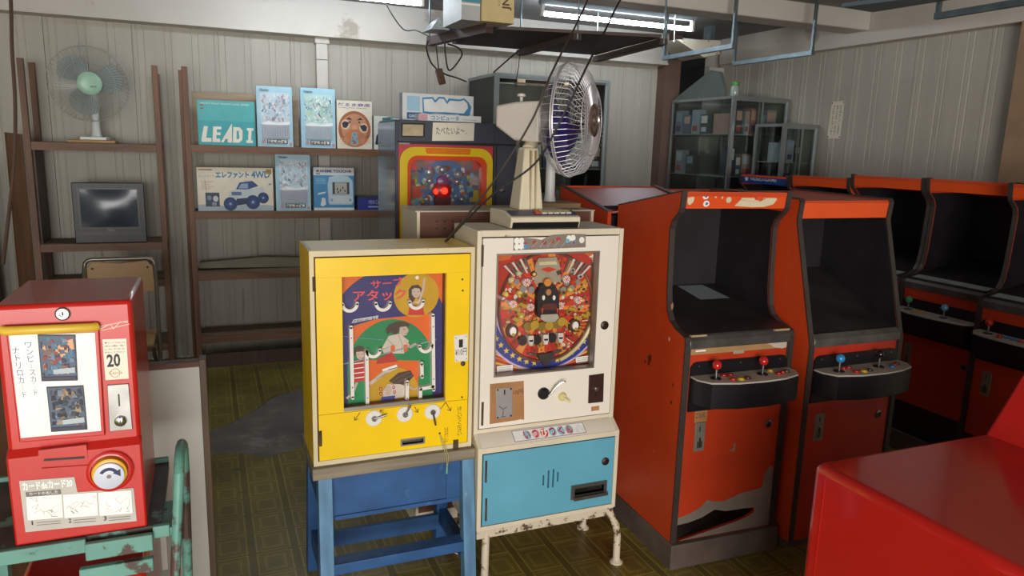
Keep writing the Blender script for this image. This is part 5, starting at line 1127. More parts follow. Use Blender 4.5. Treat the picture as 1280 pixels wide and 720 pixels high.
mb = MB(); M0 = fc-ax*.075; _s2 = Vector((-ax.y, ax.x, 0)).normalized(); _o = M0+Vector((0, 0, -.005)); mb.add([_o+ax*h_+_s2*(sx_*w_)+Vector((0, 0, z_)) for h_, w_, zl_, zh_ in ((-.185, .040, -.015, .060), (-.10, .062, -.066, .070), (.0, .075, -.074, .072)) for sx_, z_ in ((-1, zl_), (1, zl_), (1, zh_), (-1, zh_))], [(0, 3, 2, 1), (8, 9, 10, 11)]+[(4*l_+i_, 4*l_+(i_+1) % 4, 4*l_+4+(i_+1) % 4, 4*l_+4+i_) for l_ in (0, 1) for i_ in range(4)], mat('motor_white', '#d2cac0', .45, var=.04)); mo = obj('motor_housing', mb, bf, bev=.008)
mb = MB(); kp = M0-ax*.10; mb.lathe([(.006, 0), (.006, .085), (.016, .088), (.016, .096), (.008, .100), (0, .1)], kp, (0, 0, 1), mat('motor_white', '#d2cac0'), 14); obj('swing_knob', mb, mo)
mb = MB(); mb.cyl(M0-ax*.05+Vector((0, 0, -.07)), (1.08, 2.47, 1.59), .025, IVORY, n=12); obj('neck', mb, bf)
for i in range(4):
    mb = MB(); blade(mb, fc-ax*.01, ax, .165, R(10+90*i), NAVYB, 1.0, .03); obj('blade', mb, bf)
mb = MB(); mb.lathe([(.035, -.03), (.035, .012), (.02, .022), (0, .024)], fc-ax*.01, ax, NAVYB, 20); obj('hub', mb, bf)
mb = MB(); guard(mb, fc+ax*.02, ax, .200, .085, 60, FW, .0013, hub=.055); obj('front_guard', mb, bf)
mb = MB(); guard(mb, fc+ax*.012, -ax, .199, .07, 44, FW, .0010, hub=.07); obj('rear_guard', mb, bf)
mb = MB(); mb.lathe([(.058, -.004), (.058, .004), (.046, .008), (.044, .003), (.022, .004), (.018, .010), (0, .011)], fc+ax*.105, ax, mat('medallion', '#9c8a80', .2, .8), 30); obj('medallion', mb, bf)
# cords from the ceiling to the yellow game
def cordpath(name, pts, r, label, m=CORD):
    mb = MB(); mb.tube(pts, r, m, 6); return tag(obj(name, mb), label, 'cord')
def smooth_pts(P, n=8):
    P = [Vector(p) for p in P]; out = []
    for i in range(len(P)-1):
        a, b, c, d = P[max(i-1, 0)], P[i], P[i+1], P[min(i+2, len(P)-1)]
        for k in range(n):
            t = k/n; out.append(.5*((2*b)+(c-a)*t+(2*a-5*b+4*c-d)*t*t+(3*b-a-3*c+d)*t**3))
    return out+[P[-1]]

# second fan standing behind, small pale
f2 = thing('desk_fan', 'pale grey desk fan standing behind the retro ivory fan', 'fan', (1.39, 2.93, 1.345))
mb = MB(); mb.box(1.27, 1.50, 2.84, 3.02, 1.3465, 1.370, mat('fan_board', '#8a6f52', .6)); obj('base', mb, f2, bev=.004)
mb = MB(); mb.lathe([(.028, 0), (.022, .03), (.020, .24)], (1.40, 2.95, 1.37), (0, 0, 1), PALEW, 16); obj('neck', mb, f2)
fc2 = Vector((1.45, 2.86, 1.66)); ax2 = Vector((.25, -.96, 0)).normalized()
mb = MB(); mb.lathe([(0, -.15), (.045, -.145), (.06, -.10), (.06, -.03), (.02, 0)], fc2, ax2, PALEW, 18); obj('motor_housing', mb, f2)
for i in range(3): mb = MB(); blade(mb, fc2+ax2*.02, ax2, .13, R(30+120*i), BLD, 1.1); obj('blade', mb, f2)
mb = MB(); guard(mb, fc2, ax2, .165, .06, 48, WIREP, .0009); obj('front_guard', mb, f2)
mb = MB(); guard(mb, fc2, -ax2, .165, .05, 40, WIREP, .0009); obj('rear_guard', mb, f2)

# ---------------------------------------------------------------- boxed toys
def toybox(name, label, quad, y, depth, edge, zfloor, cat='box', group=None):
    k = FY(y); P_ = [k(*q) for q in quad]           # TL, TR, BR, BL in the photograph
    x0 = (P_[0][0]+P_[3][0])/2; x1 = (P_[1][0]+P_[2][0])/2; z1 = (P_[0][1]+P_[1][1])/2
    mb = MB(); mb.box(x0, x1, y, y+depth, zfloor+.0005, z1, edge); o = obj(name, mb); tag(o, label, cat, group)
    return o, x0, x1, zfloor, z1
def cover(o, y, x0, x1, z0, z1):
    a = Art((x0, y-.0003, z0), u=(x1-x0, 0, 0), v=(0, 0, z1-z0), eps=.00005); return a
SB = 5.47; z = 1.555
k = FY(5.60); mb = MB(); q0, q1 = k(239, 114), k(372, 121); mb.box(q0[0], q1[0], 5.60, 5.615, z+.001, q0[1], wood('beige_plank', '#a18c70', 'x', var=.1)); tag(obj('plank', mb), 'beige board leaning behind the teal box', 'board')
o, x0, x1, z0, z1 = toybox('toy_box', 'teal box with white LEAD I lettering', ((246, 124), (318, 128), (320, 177), (248, 175)), SB, .06, pc('#2b8c92'), z)
a = cover(o, SB, x0, x1, z0, z1); a.rect(0, 1, 0, 1, pc('#3fa9ae')); a.rect(0, 1, .55, 1, pc('#55b3b4'))
W2 = pc('#efe9dc')
a.poly([(.05, .07), (.05, .14), (.10, .42), (.17, .42), (.13, .16), (.22, .16), (.22, .07)], W2); a.poly([(.235, .07), (.26, .42), (.40, .42), (.40, .36), (.32, .36), (.315, .29), (.385, .29), (.38, .23), (.31, .23), (.305, .15), (.37, .15), (.37, .07)], W2); a.poly([(.38, .07), (.585, .50), (.575, .07), (.50, .07), (.50, .15), (.46, .15), (.43, .07)], W2)
a.poly([(.59, .07), (.61, .42), (.72, .42), (.77, .35), (.76, .14), (.70, .07)], W2); a.poly([(.655, .15), (.665, .34), (.70, .34), (.71, .18), (.69, .15)], pc('#3fa9ae')); a.poly([(.83, .07), (.83, .13), (.86, .13), (.875, .35), (.845, .36), (.85, .41), (.965, .41), (.96, .35), (.93, .35), (.915, .13), (.945, .13), (.945, .07)], W2)
a.trect('MICRO FIGHT ROBOT LEAD SERIES', .06, .90, .91, .945, W2); a.rect(.05, .11, .87, .90, pc('#a8603c')); a.rect(.05, .11, .80, .83, pc('#a8603c')); a.build('cover_print', o)
def robot_cover(o, y, x0, x1, z0, z1, seed, tone):
    a = cover(o, y, x0, x1, z0, z1); rn = random.Random(seed); T = tone
    a.rect(0, 1, 0, 1, pc(T[0])); a.rect(.10, .92, .40, .90, pc(T[1]))
    for i in range(150):
        u, v = rn.uniform(.11, .88), rn.uniform(.42, .84); dx, dy = rn.uniform(.015, .06), rn.uniform(.015, .07); s_ = rn.choice((-1, 1))*rn.uniform(0, .08)
        a.poly([(u, v), (min(.92, u+dx), v+s_*.3), (min(.92, max(.1, u+dx+s_)), min(.9, v+dy)), (max(.10, u+s_), min(.9, v+dy*.7))], pc(rn.choice(T[2])))
    a.poly([(.10, .385), (.30, .43), (.55, .40), (.92, .43), (.92, .38), (.5, .355), (.2, .36)], pc(T[5])); a.rect(.12, .90, .15, .365, pc(T[3]))
    for i in range(11): a.rect(.14+i*.07, .15+i*.07, .16+rn.random()*.04, .34-rn.random()*.08, pc(T[4])); a.k -= 1
    a.k += 1
    a.rect(.26, .84, .055, .125, pc('#3b3a44')); a.trect('超機動大将軍', .28, .82, .062, .118, pc('#efe6dc'), .03); a.ell((.17, .09), .05, .035, pc('#c88a92'), 12); a.ell((.93, .05), .04, .03, pc('#c88a92'), 12); a.trect('Classics', .08, .34, .92, .955, pc('#2b2c38'), .03); a.build('cover_print', o)
T1 = ('#a9cfe0', '#c6d9e2', ['#8fb0c4', '#e8eef0', '#c3d3dc', '#6a86a4', '#cfa0a8', '#dfe6e8', '#a4c2d2', '#f2f4f2', '#b4a8b4'], '#a9adba', '#8f93a4', '#f0f2f0')
T2 = ('#a4cfe2', '#bcdcd8', ['#8fb0c4', '#e8eef0', '#9cccc0', '#6a86a4', '#cfa0a8', '#c9d8b0', '#a4c2d2', '#f2f4f2'], '#a9b3bc', '#8f9aa6', '#f0f2f0')
GRB = 'robot model kit boxes'
o, *b = toybox('model_kit_box', 'tall pale blue robot kit box beside the teal box', ((319, 107), (364, 109), (367, 178), (323, 177)), SB-.02, .05, pc('#8fb4c4'), z, group=GRB); robot_cover(o, SB-.02, *b, 1, T1)
o, *b = toybox('model_kit_box', 'tall pale blue robot kit box beside the daruma box', ((375, 109), (418, 112), (420, 179), (377, 179)), SB-.02, .05, pc('#8fb4c4'), z, group=GRB); robot_cover(o, SB-.02, *b, 2, T2)
o, x0, x1, z0, z1 = toybox('toy_box', 'cream box with a large daruma face', ((420, 125), (464, 127), (466, 181), (422, 180)), SB, .07, pc('#cfc3a8'), z)
a = cover(o, SB, x0, x1, z0, z1); a.rect(0, 1, 0, 1, pc('#e3dac6')); a.trect('だるま商店', .03, .95, .88, .95, pc('#6a5a96'), .02); a.trect('DARUMA GAME', .05, .85, .84, .862, pc('#5a5248'))
a.ell((.5, .41), .46, .38, pc('#a8603c'), 36); a.ell((.5, .43), .38, .30, pc('#c48a68'), 30); a.ell((.5, .22), .30, .19, pc('#c4794e'), 24)
for s_ in (-1, 1):
    a.ell((.5+s_*.26, .47-s_*.03), .125, .10, pc('#dcc2a4'), 18); a.poly([(.5+s_*.36, .50-s_*.03), (.5+s_*.33, .41-s_*.03), (.5+s_*.24, .40-s_*.03), (.5+s_*.18, .46-s_*.03), (.5+s_*.15, .52-s_*.03), (.5+s_*.28, .545-s_*.03)], pc('#34303a')); a.poly([(.5+s_*.06, .60), (.5+s_*.16, .655), (.5+s_*.24, .62), (.5+s_*.16, .605)], pc('#3a2a28')); a.ell((.5+s_*.13, .56), .025, .02, pc('#2a2430'), 10)
    for i in range(4): a.ring((.5+s_*.30, .26), .05+.035*i, .06+.035*i, pc('#d8a878'), 12, 200, 340)
a.ell((.5, .45), .09, .05, pc('#d89a74'), 14); a.poly([(.38, .10), (.42, .34), (.56, .35), (.62, .12), (.5, .06)], pc('#8fa8b0'))
rn = random.Random(4)
for i in range(16): u, v = rn.uniform(.40, .56), rn.uniform(.08, .30); a.poly([(u, v), (u+.05, v+.01), (u+.04, v+.05)], pc(rn.choice(['#3a3a44', '#d8e0e0', '#6aa0b0', '#b84a3a'])))
a.build('cover_print', o)
o, x0, x1, z0, z1 = toybox('toy_box', 'narrow white box with a black bell picture', ((467, 145), (477, 145), (478, 180), (468, 180)), SB, .07, pc('#c8cfc8'), z)
x1 = x0+.13; o.data.clear_geometry(); m2 = MB(); m2.box(x0, x1, SB, SB+.07, z0+.0005, z1, pc('#c8cfc8')); o.data.from_pydata([tuple(Vector(v)-o.location) for v in m2.v], [], m2.f)
a = cover(o, SB, x0, x1, z0, z1); a.rect(0, 1, 0, 1, pc('#d8dcd0')); a.rect(.45, 1, .05, .95, pc('#8fb8cc')); a.poly([(.06, .15), (.14, .42), (.24, .48), (.34, .42), (.42, .12)], pc('#26262e')); a.build('cover_print', o)
z = 1.108
o, x0, x1, z0, z1 = toybox('toy_box', 'long cream box with a blue monster truck', ((245, 209), (340, 210), (343, 259), (248, 260)), SB, .07, pc('#cfc3ac'), z)
a = cover(o, SB, x0, x1, z0, z1); a.rect(0, 1, 0, 1, pc('#e6dcc8')); a.poly([(0, 0), (1, 0), (1, .12), (.7, .16), (.4, .08), (.2, .17), (0, .14)], pc('#a9b6bc'))
TB = pc('#2f7fa8'); a.text('エレファント', [(.24, .75), (.68, .76), (.68, .91), (.24, .90)], TB, .05); a.text('4WD', [(.71, .76), (.96, .77), (.96, .93), (.71, .92)], TB, .03); a.trect('ビッグタイヤ', .03, .22, .76, .83, pc('#8a94a4')); a.rect(.03, .2, .93, .96, pc('#b88a80')); a.rect(.91, .98, .86, .97, pc('#b0863c'))
for i in range(6): a.rect(.05, .16+.03*(i % 3), .50+i*.035, .508+i*.035, pc('#c89a8c'))
a.line([(.115, .40), (.10, .75)], .004, pc('#9c5a50')); a.rect(.10, .28, .10, .42, pc('#3a4a5c')); a.ell((.15, .30), .03, .06, pc('#7a8a98'), 10); a.ell((.23, .28), .035, .07, pc('#c9d0d0'), 10); a.rect(.18, .24, .12, .2, pc('#8a96a0'))
BT = pc('#2f4f86'); BT2 = pc('#27406e')
a.poly([(.40, .34), (.40, .44), (.50, .50), (.60, .50), (.74, .52), (.86, .56), (.88, .44), (.80, .36), (.66, .30), (.45, .28)], pc('#c9d0d4')); a.poly([(.50, .50), (.55, .66), (.72, .70), (.80, .58), (.66, .50)], BT); a.poly([(.53, .52), (.57, .63), (.66, .64), (.66, .52)], pc('#8fa6bc')); a.rect(.60, .70, .69, .72, pc('#d8d0b0')); a.rect(.44, .57, .36, .44, pc('#5a6e98'))
for c_, r_ in (((.42, .16), .09), ((.72, .20), .095), ((.86, .30), .075)): a.ell(c_, r_, r_*1.75, BT2, 20); a.ell(c_, r_*.5, r_*.9, BT, 14); a.ell(c_, r_*.2, r_*.36, pc('#9aaac0'), 8)
a.poly([(.50, .28), (.64, .30), (.66, .16), (.50, .12)], pc('#233a5e')); a.star((.955, .62), .03, pc('#8a8478')); a.build('cover_print', o)
o, *b = toybox('model_kit_box', 'tall pale blue robot kit box between truck and handheld game boxes', ((343, 192), (386, 192), (390, 258), (346, 259)), SB-.02, .05, pc('#8fb4c4'), z, group=GRB); robot_cover(o, SB-.02, *b, 3, T1)
o, x0, x1, z0, z1 = toybox('toy_box', 'blue and white ANIME TOUCH handheld game box', ((391, 209), (441, 210), (444, 258), (393, 258)), SB, .06, pc('#9db4c4'), z)
a = cover(o, SB, x0, x1, z0, z1); a.rect(0, 1, 0, 1, pc('#4a90c0')); a.rect(0, 1, .82, 1, pc('#dfe4e4')); a.rect(0, 1, 0, .06, pc('#dfe4e4')); a.trect('★ANIME TOUCH★', .05, .95, .88, .965, pc('#1f4f8c'), .03); a.rect(.06, .16, .835, .865, pc('#a86a3c'))
for i in range(6): a.rect(.05, .30, .62+i*.025, .63+i*.025, pc('#8fbcd8'))
a.poly([(.36, .16), (.34, .60), (.38, .78), (.60, .83), (.85, .80), (.96, .70), (.98, .20), (.94, .13), (.40, .13)], pc('#b9d2e0')); a.rect(.46, .88, .38, .66, pc('#4a4c50')); a.rect(.52, .82, .39, .65, pc('#b9b8ac')); a.rect(.40, .96, .16, .34, pc('#d8e0e4'))
for q in ((.58, .5), (.66, .47), (.72, .53), (.77, .46), (.60, .43)): a.ell(q, .018, .03, pc('#4a4844'), 8)
a.ell((.44, .24), .03, .035, pc('#7fb0d0'), 10); a.ell((.90, .24), .03, .035, pc('#7fb0d0'), 10); a.poly([(.09, .36), (.28, .40), (.30, .44), (.12, .41)], pc('#d8e4ec')); a.poly([(.16, .12), (.20, .30), (.28, .28), (.30, .14), (.22, .09)], pc('#dfe8ec')); a.build('cover_print', o)
o, x0, x1, z0, z1 = toybox('toy_box', 'small flat dark blue box at the end of the shelf', ((447, 246), (480, 246), (480, 258), (447, 258)), SB, .12, pc('#3a3d48'), z)
a = cover(o, SB, x0, x1, z0, z1); a.rect(0, 1, 0, .9, pc('#2c3f96')); a.trect('MINI CAR', .42, .9, .45, .75, pc('#c8cce0')); a.rect(.4, .95, .2, .3, pc('#b8bcd0')); a.build('cover_print', o)
# folded sheet on the third shelf
mb = MB(); k = FY(5.6); pts = [k(249, 333), k(378, 331), k(378, 320), k(330, 319), k(250, 326)]; zz = min(p[1] for p in pts); mb.yprism([(p[0], .6835+(p[1]-zz)) for p in pts], 5.55, 5.62, mat('greyish_sheet', '#8a8472', .7)); tag(obj('folded_board', mb), 'grey beige folded board lying on the third shelf', 'board')

# ================================================================ folding chair
tc = thing('folding_chair', 'steel folding chair with tan backrest in front of rack', 'chair', (-.53, 4.75, 0))
TUBEM = mat('chair_tube', '#8d8678', .35, .7, var=.1); TANP = mat('tan_backrest', '#b8935f', .5, var=.06)
x0, x1 = -.70, -.315; yb_ = 4.9
path = [(x0-.02, yb_-.45, .013), (x0, yb_-.05, .72), (x0+.005, yb_-.01, .82)]+[(x0+.045-.04*math.cos(R(t)), yb_, .835+.04*math.sin(R(t))) for t in (0, 30, 60, 90)]+[(x1-.045+.04*math.sin(R(t)), yb_, .835+.04*math.cos(R(t))) for t in (0, 30, 60, 90)]+[(x1-.005, yb_-.01, .82), (x1, yb_-.05, .72), (x1+.02, yb_-.45, .013)]
mb = MB(); mb.tube(path, .012, TUBEM, 10); obj('back_frame', mb, tc)
mb = MB(); mb.prism([(x0+.012, yb_-.012, .67), (x1-.012, yb_-.012, .67), (x1-.012, yb_-.006, .82), (x1-.05, yb_-.002, .862), ((x0+x1)/2, yb_-.002, .848), (x0+.05, yb_-.002, .862), (x0+.012, yb_-.006, .82)], (0, .012, 0), TANP); bk = obj('backrest', mb, tc, bev=.003)
for x_ in (x0+.045, x1-.045):
    mb = MB(); mb.lathe([(.007, 0), (.006, .003), (0, .003)], (x_, yb_-.007, .82), (0, -1, 0), RUST, 10); obj('rivet', mb, bk)
mb = MB(); mb.box(x0+.01, x1-.01, yb_-.42, yb_-.08, .42, .445, TANP); obj('seat', mb, tc, bev=.01)
mb = MB(); mb.tube([(x0+.012, yb_-.42, .43), (x0+.012, yb_+.06, .013), ], .011, TUBEM, 10); mb.tube([(x1-.012, yb_-.42, .43), (x1-.012, yb_+.06, .013)], .011, TUBEM, 10); mb.tube([(x0+.012, yb_, .07), (x1-.012, yb_, .07)], .009, TUBEM, 8); obj('rear_leg_frame', mb, tc)

# ================================================================ dark slate pinball game
YP = 3.5; f = FY(YP)
SLATE = mat('slate_blue_paint', '#3f434f', .4, var=.08, scale=4); SLATL = mat('glossy_slate_side', '#3f434f', .12, var=.08, coat=.5)
px0, px1 = f(497, 200)[0], f(645, 200)[0]; pz1 = f(560, 152)[1]; 
pg = thing('pinball_game', 'dark slate pinball game with yellow framed window and handwritten card', 'arcade game', ((px0+px1)/2, 3.7, 0))
wx0, wx1 = f(498, 230)[0], f(617, 230)[0]; wz1 = f(560, 181)[1]; wz0 = 1.02; YPB = 3.88
mb = MB()
mb.box(px0-.006, wx0, YP, YPB, 0.0015, pz1, SLATE); mb.box(wx1, px1, YP, YPB, 0.0015, pz1, SLATE); mb.box(wx0, wx1, YP, YPB, wz1, pz1, SLATE); mb.box(wx0, wx1, YP, YPB, 0.0015, wz0, SLATE); mb.box(wx0, wx1, YPB-.02, YPB, wz0, wz1, SLATE)
obj('body', mb, pg, bev=.002)
mb = MB(); mb.box(px0-.012, px0-.006, YP+.005, YPB, 0.0015, pz1-.01, SLATL); obj('side_panel', mb, pg)
mb = MB(); mb.box(px0-.006, px1, YP-.004, YP, wz1+.004, wz1+.012, BLACK); mb.box(wx1+.008, wx1+.014, YP-.003, YP, .3, wz1, BLACK); obj('panel_gap', mb, pg)
PINKP = mat('pink_red_panel', '#c23a44', .4); YELF = mat('yellow_frame', '#e2c31a', .3, coat=.3); ORF = mat('orange_frame', '#d8481a', .3, coat=.3)
def rframe(name, outer, inner, y0, y1, m):
    mb = MB(); n = len(outer); vs = [(p[0], y, p[1]) for y in (y0, y1) for p in outer]+[(p[0], y, p[1]) for y in (y0, y1) for p in inner]; fs = []
    for i in range(n):
        j = (i+1) % n; fs += [(i, j, 2*n+j, 2*n+i), (n+i, 3*n+i, 3*n+j, n+j), (i, n+i, n+j, j), (2*n+i, 2*n+j, 3*n+j, 3*n+i)]
    mb.add(vs, fs, m); return obj(name, mb, pg)
def rr(x0, x1, z0, z1, r, n=6):
    P_ = []
    for cx, cz, a0 in ((x1-r, z1-r, 0), (x0+r, z1-r, 90), (x0+r, z0+r, 180), (x1-r, z0+r, 270)):
        for i in range(n+1): t = R(a0+90*i/n); P_.append((cx+r*math.cos(t), cz+r*math.sin(t)))
    return P_
fo = rr(wx0+.008, wx1-.006, wz0+.01, wz1-.014, .07); fm = rr(wx0+.045, wx1-.035, wz0+.05, wz1-.055, .05); fi = rr(wx0+.062, wx1-.062, wz0+.07, wz1-.075, .04)
n7 = 7; oc = []
for (cx_, cz_) in ((wx1-.001, wz1-.001), (wx0+.001, wz1-.001), (wx0+.001, wz0+.001), (wx1-.001, wz0+.001)): oc += [(cx_, cz_)]*n7
rframe('window_panel', oc, fo, YP+.02, YP+.03, PINKP); rframe('yellow_frame', fo, fm, YP+.002, YP+.022, YELF); rframe('orange_frame', fm, fi, YP+.008, YP+.05, ORF)
mb = MB(); c_ = (wx0+wx1)/2; mb.yprism([(c_-.105, wz1-.045), (c_+.115, wz1-.045), (c_+.12, wz1-.018), (c_-.12, wz1-.018)], YP-.004, YP+.005, mat('orange_badge', '#e07a1e', .25, coat=.4)); obj('badge', mb, pg, bev=.003)
mb = MB(); mb.box(wx0+.05, wx1-.05, YP+.078, YP+.088, wz0+.05, wz1-.06, pc('#6f7f96')); pf = obj('playfield', mb, pg)
h = FY(YP+.076); a = Art((0, YP+.0775, 0), eps=.00003); rn = random.Random(21)
X0p, X1p, Z0p, Z1p = wx0+.055, wx1-.055, wz0+.06, wz1-.065
a.rect(X0p, X1p, Z0p, Z1p, pc('#7a6a68'))
cp_ = h(556, 238); a.ell(cp_, .155, .15, pc('#4f6f9c'), 30)
for i in range(220):
    u, v = rn.uniform(X0p+.01, X1p-.05), rn.uniform(Z0p+.10, Z1p-.05); s_ = rn.uniform(.006, .022)
    a.poly([(u+s_*math.cos(2*math.pi*j/6)*rn.uniform(.5, 1)+s_, v+s_*math.sin(2*math.pi*j/6)*rn.uniform(.5, 1)) for j in range(6)], pc(rn.choice(['#5a7fb0', '#9aa8b0', '#c9c2b4', '#6a8a54', '#b85a3a', '#3a4f7c', '#a8a23a', '#8c3a34', '#5f9ab0'])))
for q, c_ in (((515, 205), '#c8484a'), ((596, 205), '#c8484a'), ((520, 240), '#b8493a'), ((596, 245), '#b8a83a')): p = h(*q); a.rect(p[0]-.022, p[0]+.022, p[1]-.03, p[1]+.03, pc(c_))
a.build('playfield_art', pf)
for q, r_ in (((537, 215), .026), ((573, 218), .026), ((553, 212), .022), ((537, 226), .018), ((571, 227), .018), ((533, 249), .018), ((577, 249), .018)):
    c = h(*q); mb = MB(); mb.lathe([(r_, 0), (r_, .008), (r_*.6, .014), (r_*.6, .02), (0, .024)], (c[0], YP+.078, c[1]), (0, -1, 0), mat('bumper_grey', '#8d8f98', .3, .4), 16); obj('bumper', mb, pg)
c = h(552, 238); LIT = emissive('lit_red_lamp', '#ff2a18', 2.2)
mb = MB(); mb.lathe([(.05, 0), (.048, .02), (.03, .035), (0, .04)], (c[0], YP+.078, c[1]), (0, -1, 0), mat('red_robot', '#b02a30', .3), 14); mb.lathe([(.03, 0), (.028, .02), (0, .03)], (c[0], YP+.07, c[1]+.045), (0, -1, 0), mat('purple_cap', '#8a4a7c', .3), 14); mb.box(c[0]-.04, c[0]+.04, YP+.05, YP+.078, c[1]-.075, c[1]-.035, pc('#5a2a2c')); ro = obj('lamp_figure', mb, pg)
mb = MB(); mb.ball((c[0]+.004, YP+.04, c[1]), .017, LIT, 12); mb.ball((c[0]-.034, YP+.055, c[1]-.004), .015, LIT, 12); obj('lit_lamp', mb, ro)
for q in ((538, 198), (582, 198)): c = h(*q); mb = MB(); mb.box(c[0]-.022, c[0]+.022, YP+.03, YP+.05, c[1]-.006, c[1]+.006, LIT); obj('lit_lamp', mb, pg)
mb = MB(); mb.box(wx0+.055, wx1-.055, YP+.028, YP+.031, wz0+.06, wz1-.065, CLEAR); obj('glass_pane', mb, pg)
mb = MB(); mb.yprism([f(540, 176), f(592, 176), f(593, 154), f(541, 153)], YP-.002, YP+.001, PAPER); cd = obj('handwritten_card', mb, pg)
a = Art((0, YP-.0022, 0)); a.text('たべたいよ～．', [f(545, 168), f(583, 168), f(583, 159), f(545, 158.5)], pc('#3a322c')); a.build('card_text', cd)
mb = MB(); mb.yprism([f(501, 171.5), f(531, 171.5), f(531, 154), f(501, 153.5)], YP-.002, YP+.001, BLACK); mb.yprism([f(503, 169.5), f(528.5, 170), f(529, 156), f(503.5, 155.5)], YP-.004, YP-.001, mat('brass_plate', '#b8a888', .4, .4, var=.15, scale=20)); obj('brass_plate', mb, pg)
c = f(628, 237); mb = MB(); mb.lathe([(.016, 0), (.016, .004), (.011, .006), (.010, .003), (.004, .004), (0, .004)], (c[0], YP, c[1]), (0, -1, 0), METAL, 20); obj('lock', mb, pg)
mb = MB(); mb.box(f(498, 183)[0], f(512, 183)[0], YP-.004, YP, wz1-.004, wz1+.006, METAL); obj('hinge', mb, pg)
# boxes on top of it
q0 = f(500, 149)[0]; 
k = FY(3.58); x0, zA = k(503, 117); x1, _ = k(592, 121); 
mb = MB(); mb.box(x0, x1, 3.58, 3.64, pz1+.001, k(545, 118)[1], pc('#a9b2b8')); o = obj('toy_box', mb); tag(o, 'white upright box with blue wave outline on the slate game', 'box')
a = Art((x0, 3.5797, pz1+.001), u=(x1-x0, 0, 0), v=(0, 0, k(545, 118)[1]-pz1-.001)); a.rect(0, 1, 0, 1, pc('#d3d8da')); a.rect(.06, .24, .35, .90, pc('#9cc4da')); a.rect(.06, .25, .06, .30, pc('#2f5c8c')); a.trect('GAME', .09, .22, .12, .22, WHITE)
ol = [(.28, .30), (.27, .86), (.42, .90), (.45, .78), (.50, .92), (.58, .92), (.62, .76), (.64, .88), (.80, .86), (.86, .92), (.92, .80), (.97, .60), (.95, .30), (.86, .12), (.78, .30), (.62, .28), (.46, .30), (.38, .26)]
a.poly(ol, pc('#3f86b4')); a.poly([(.30, .36), (.29, .80), (.41, .83), (.45, .68), (.51, .85), (.57, .85), (.62, .66), (.66, .80), (.79, .79), (.86, .84), (.91, .72), (.92, .55), (.86, .34), (.60, .36), (.40, .34)], pc('#dfe2e2')); a.poly([(.28, .05), (.28, .22), (.60, .24), (.60, .05)], pc('#7fb4d4')); a.build('cover_print', o)
k2 = FY(3.53); xa, xb = k2(522, 148)[0], k2(600, 150)[0]
mb = MB(); mb.box(xa, xb, 3.515, 3.578, pz1+.001, pz1+.032, pc('#d8dcda')); o = obj('toy_box', mb); tag(o, 'flat white box with blue lettering lying on the slate game', 'box')
a = Art((xa, 3.5147, pz1+.001), u=(xb-xa, 0, 0), v=(0, 0, .031)); a.rect(0, .14, .05, .95, pc('#c89aa8')); a.trect('コンピュータ', .20, .64, .15, .85, pc('#3f7fb4'), .02); a.rect(.70, .92, .3, .4, pc('#b0b8bc')); a.build('cover_print', o)
mb = MB(); mb.box(px0+.0, px0+.11, 3.645, 3.83, pz1+.0015, pz1+.016, pc('#5aa0b0')); o = obj('toy_box', mb); tag(o, 'thin teal box lying at the corner of the slate game', 'box'); a = Art((px0, 3.6445, pz1+.0015), u=(.11, 0, 0), v=(0, 0, .0145)); a.rect(.1, .8, .2, .6, WHITE); a.build('cover_print', o)

# cream machine turned away, its pegboard back toward the yellow game
YQ = 2.78; f = FY(YQ)
cm = thing('game_cabinet', 'cream game cabinet turned away with brown perforated back panel', 'cabinet', (1.1, 2.9, 0))
x0 = f(525, 262)[0]; x1 = 1.52; zt = 1.345
mb = MB(); mb.box(x0-.012, x0, YQ, 3.02, 0.0015, zt-.004, CREAM); mb.box(x1, x1+.012, YQ, 3.02, 0.0015, zt-.004, CREAM); mb.box(x0, x1, 3.00, 3.02, 0.0015, zt-.004, CREAM); mb.box(x0, x1, YQ+.03, 3.00, 0.0015, .06, CREAM); obj('body', mb, cm)
mb = MB(); mb.box(x0-.02, x1+.014, YQ-.006, 3.03, zt-.004, zt+.001, mat('grey_cream_top', '#b9b4a2', .5)); obj('top_panel', mb, cm)
mb = MB(); mb.box(x0, x1, YQ+.012, YQ+.02, .06, zt-.004, wood('pegboard', '#6e4634', 'x', var=.1)); pb_ = obj('perforated_panel', mb, cm)
mb = MB()
for r_ in range(2):
    for i in range(4):
        c = f(547+i*10, 277+r_*9); mb.cyl((c[0], YQ+.0112, c[1]), (c[0], YQ+.013, c[1]), .004, INK, n=8)
obj('vent_hole', mb, pb_)

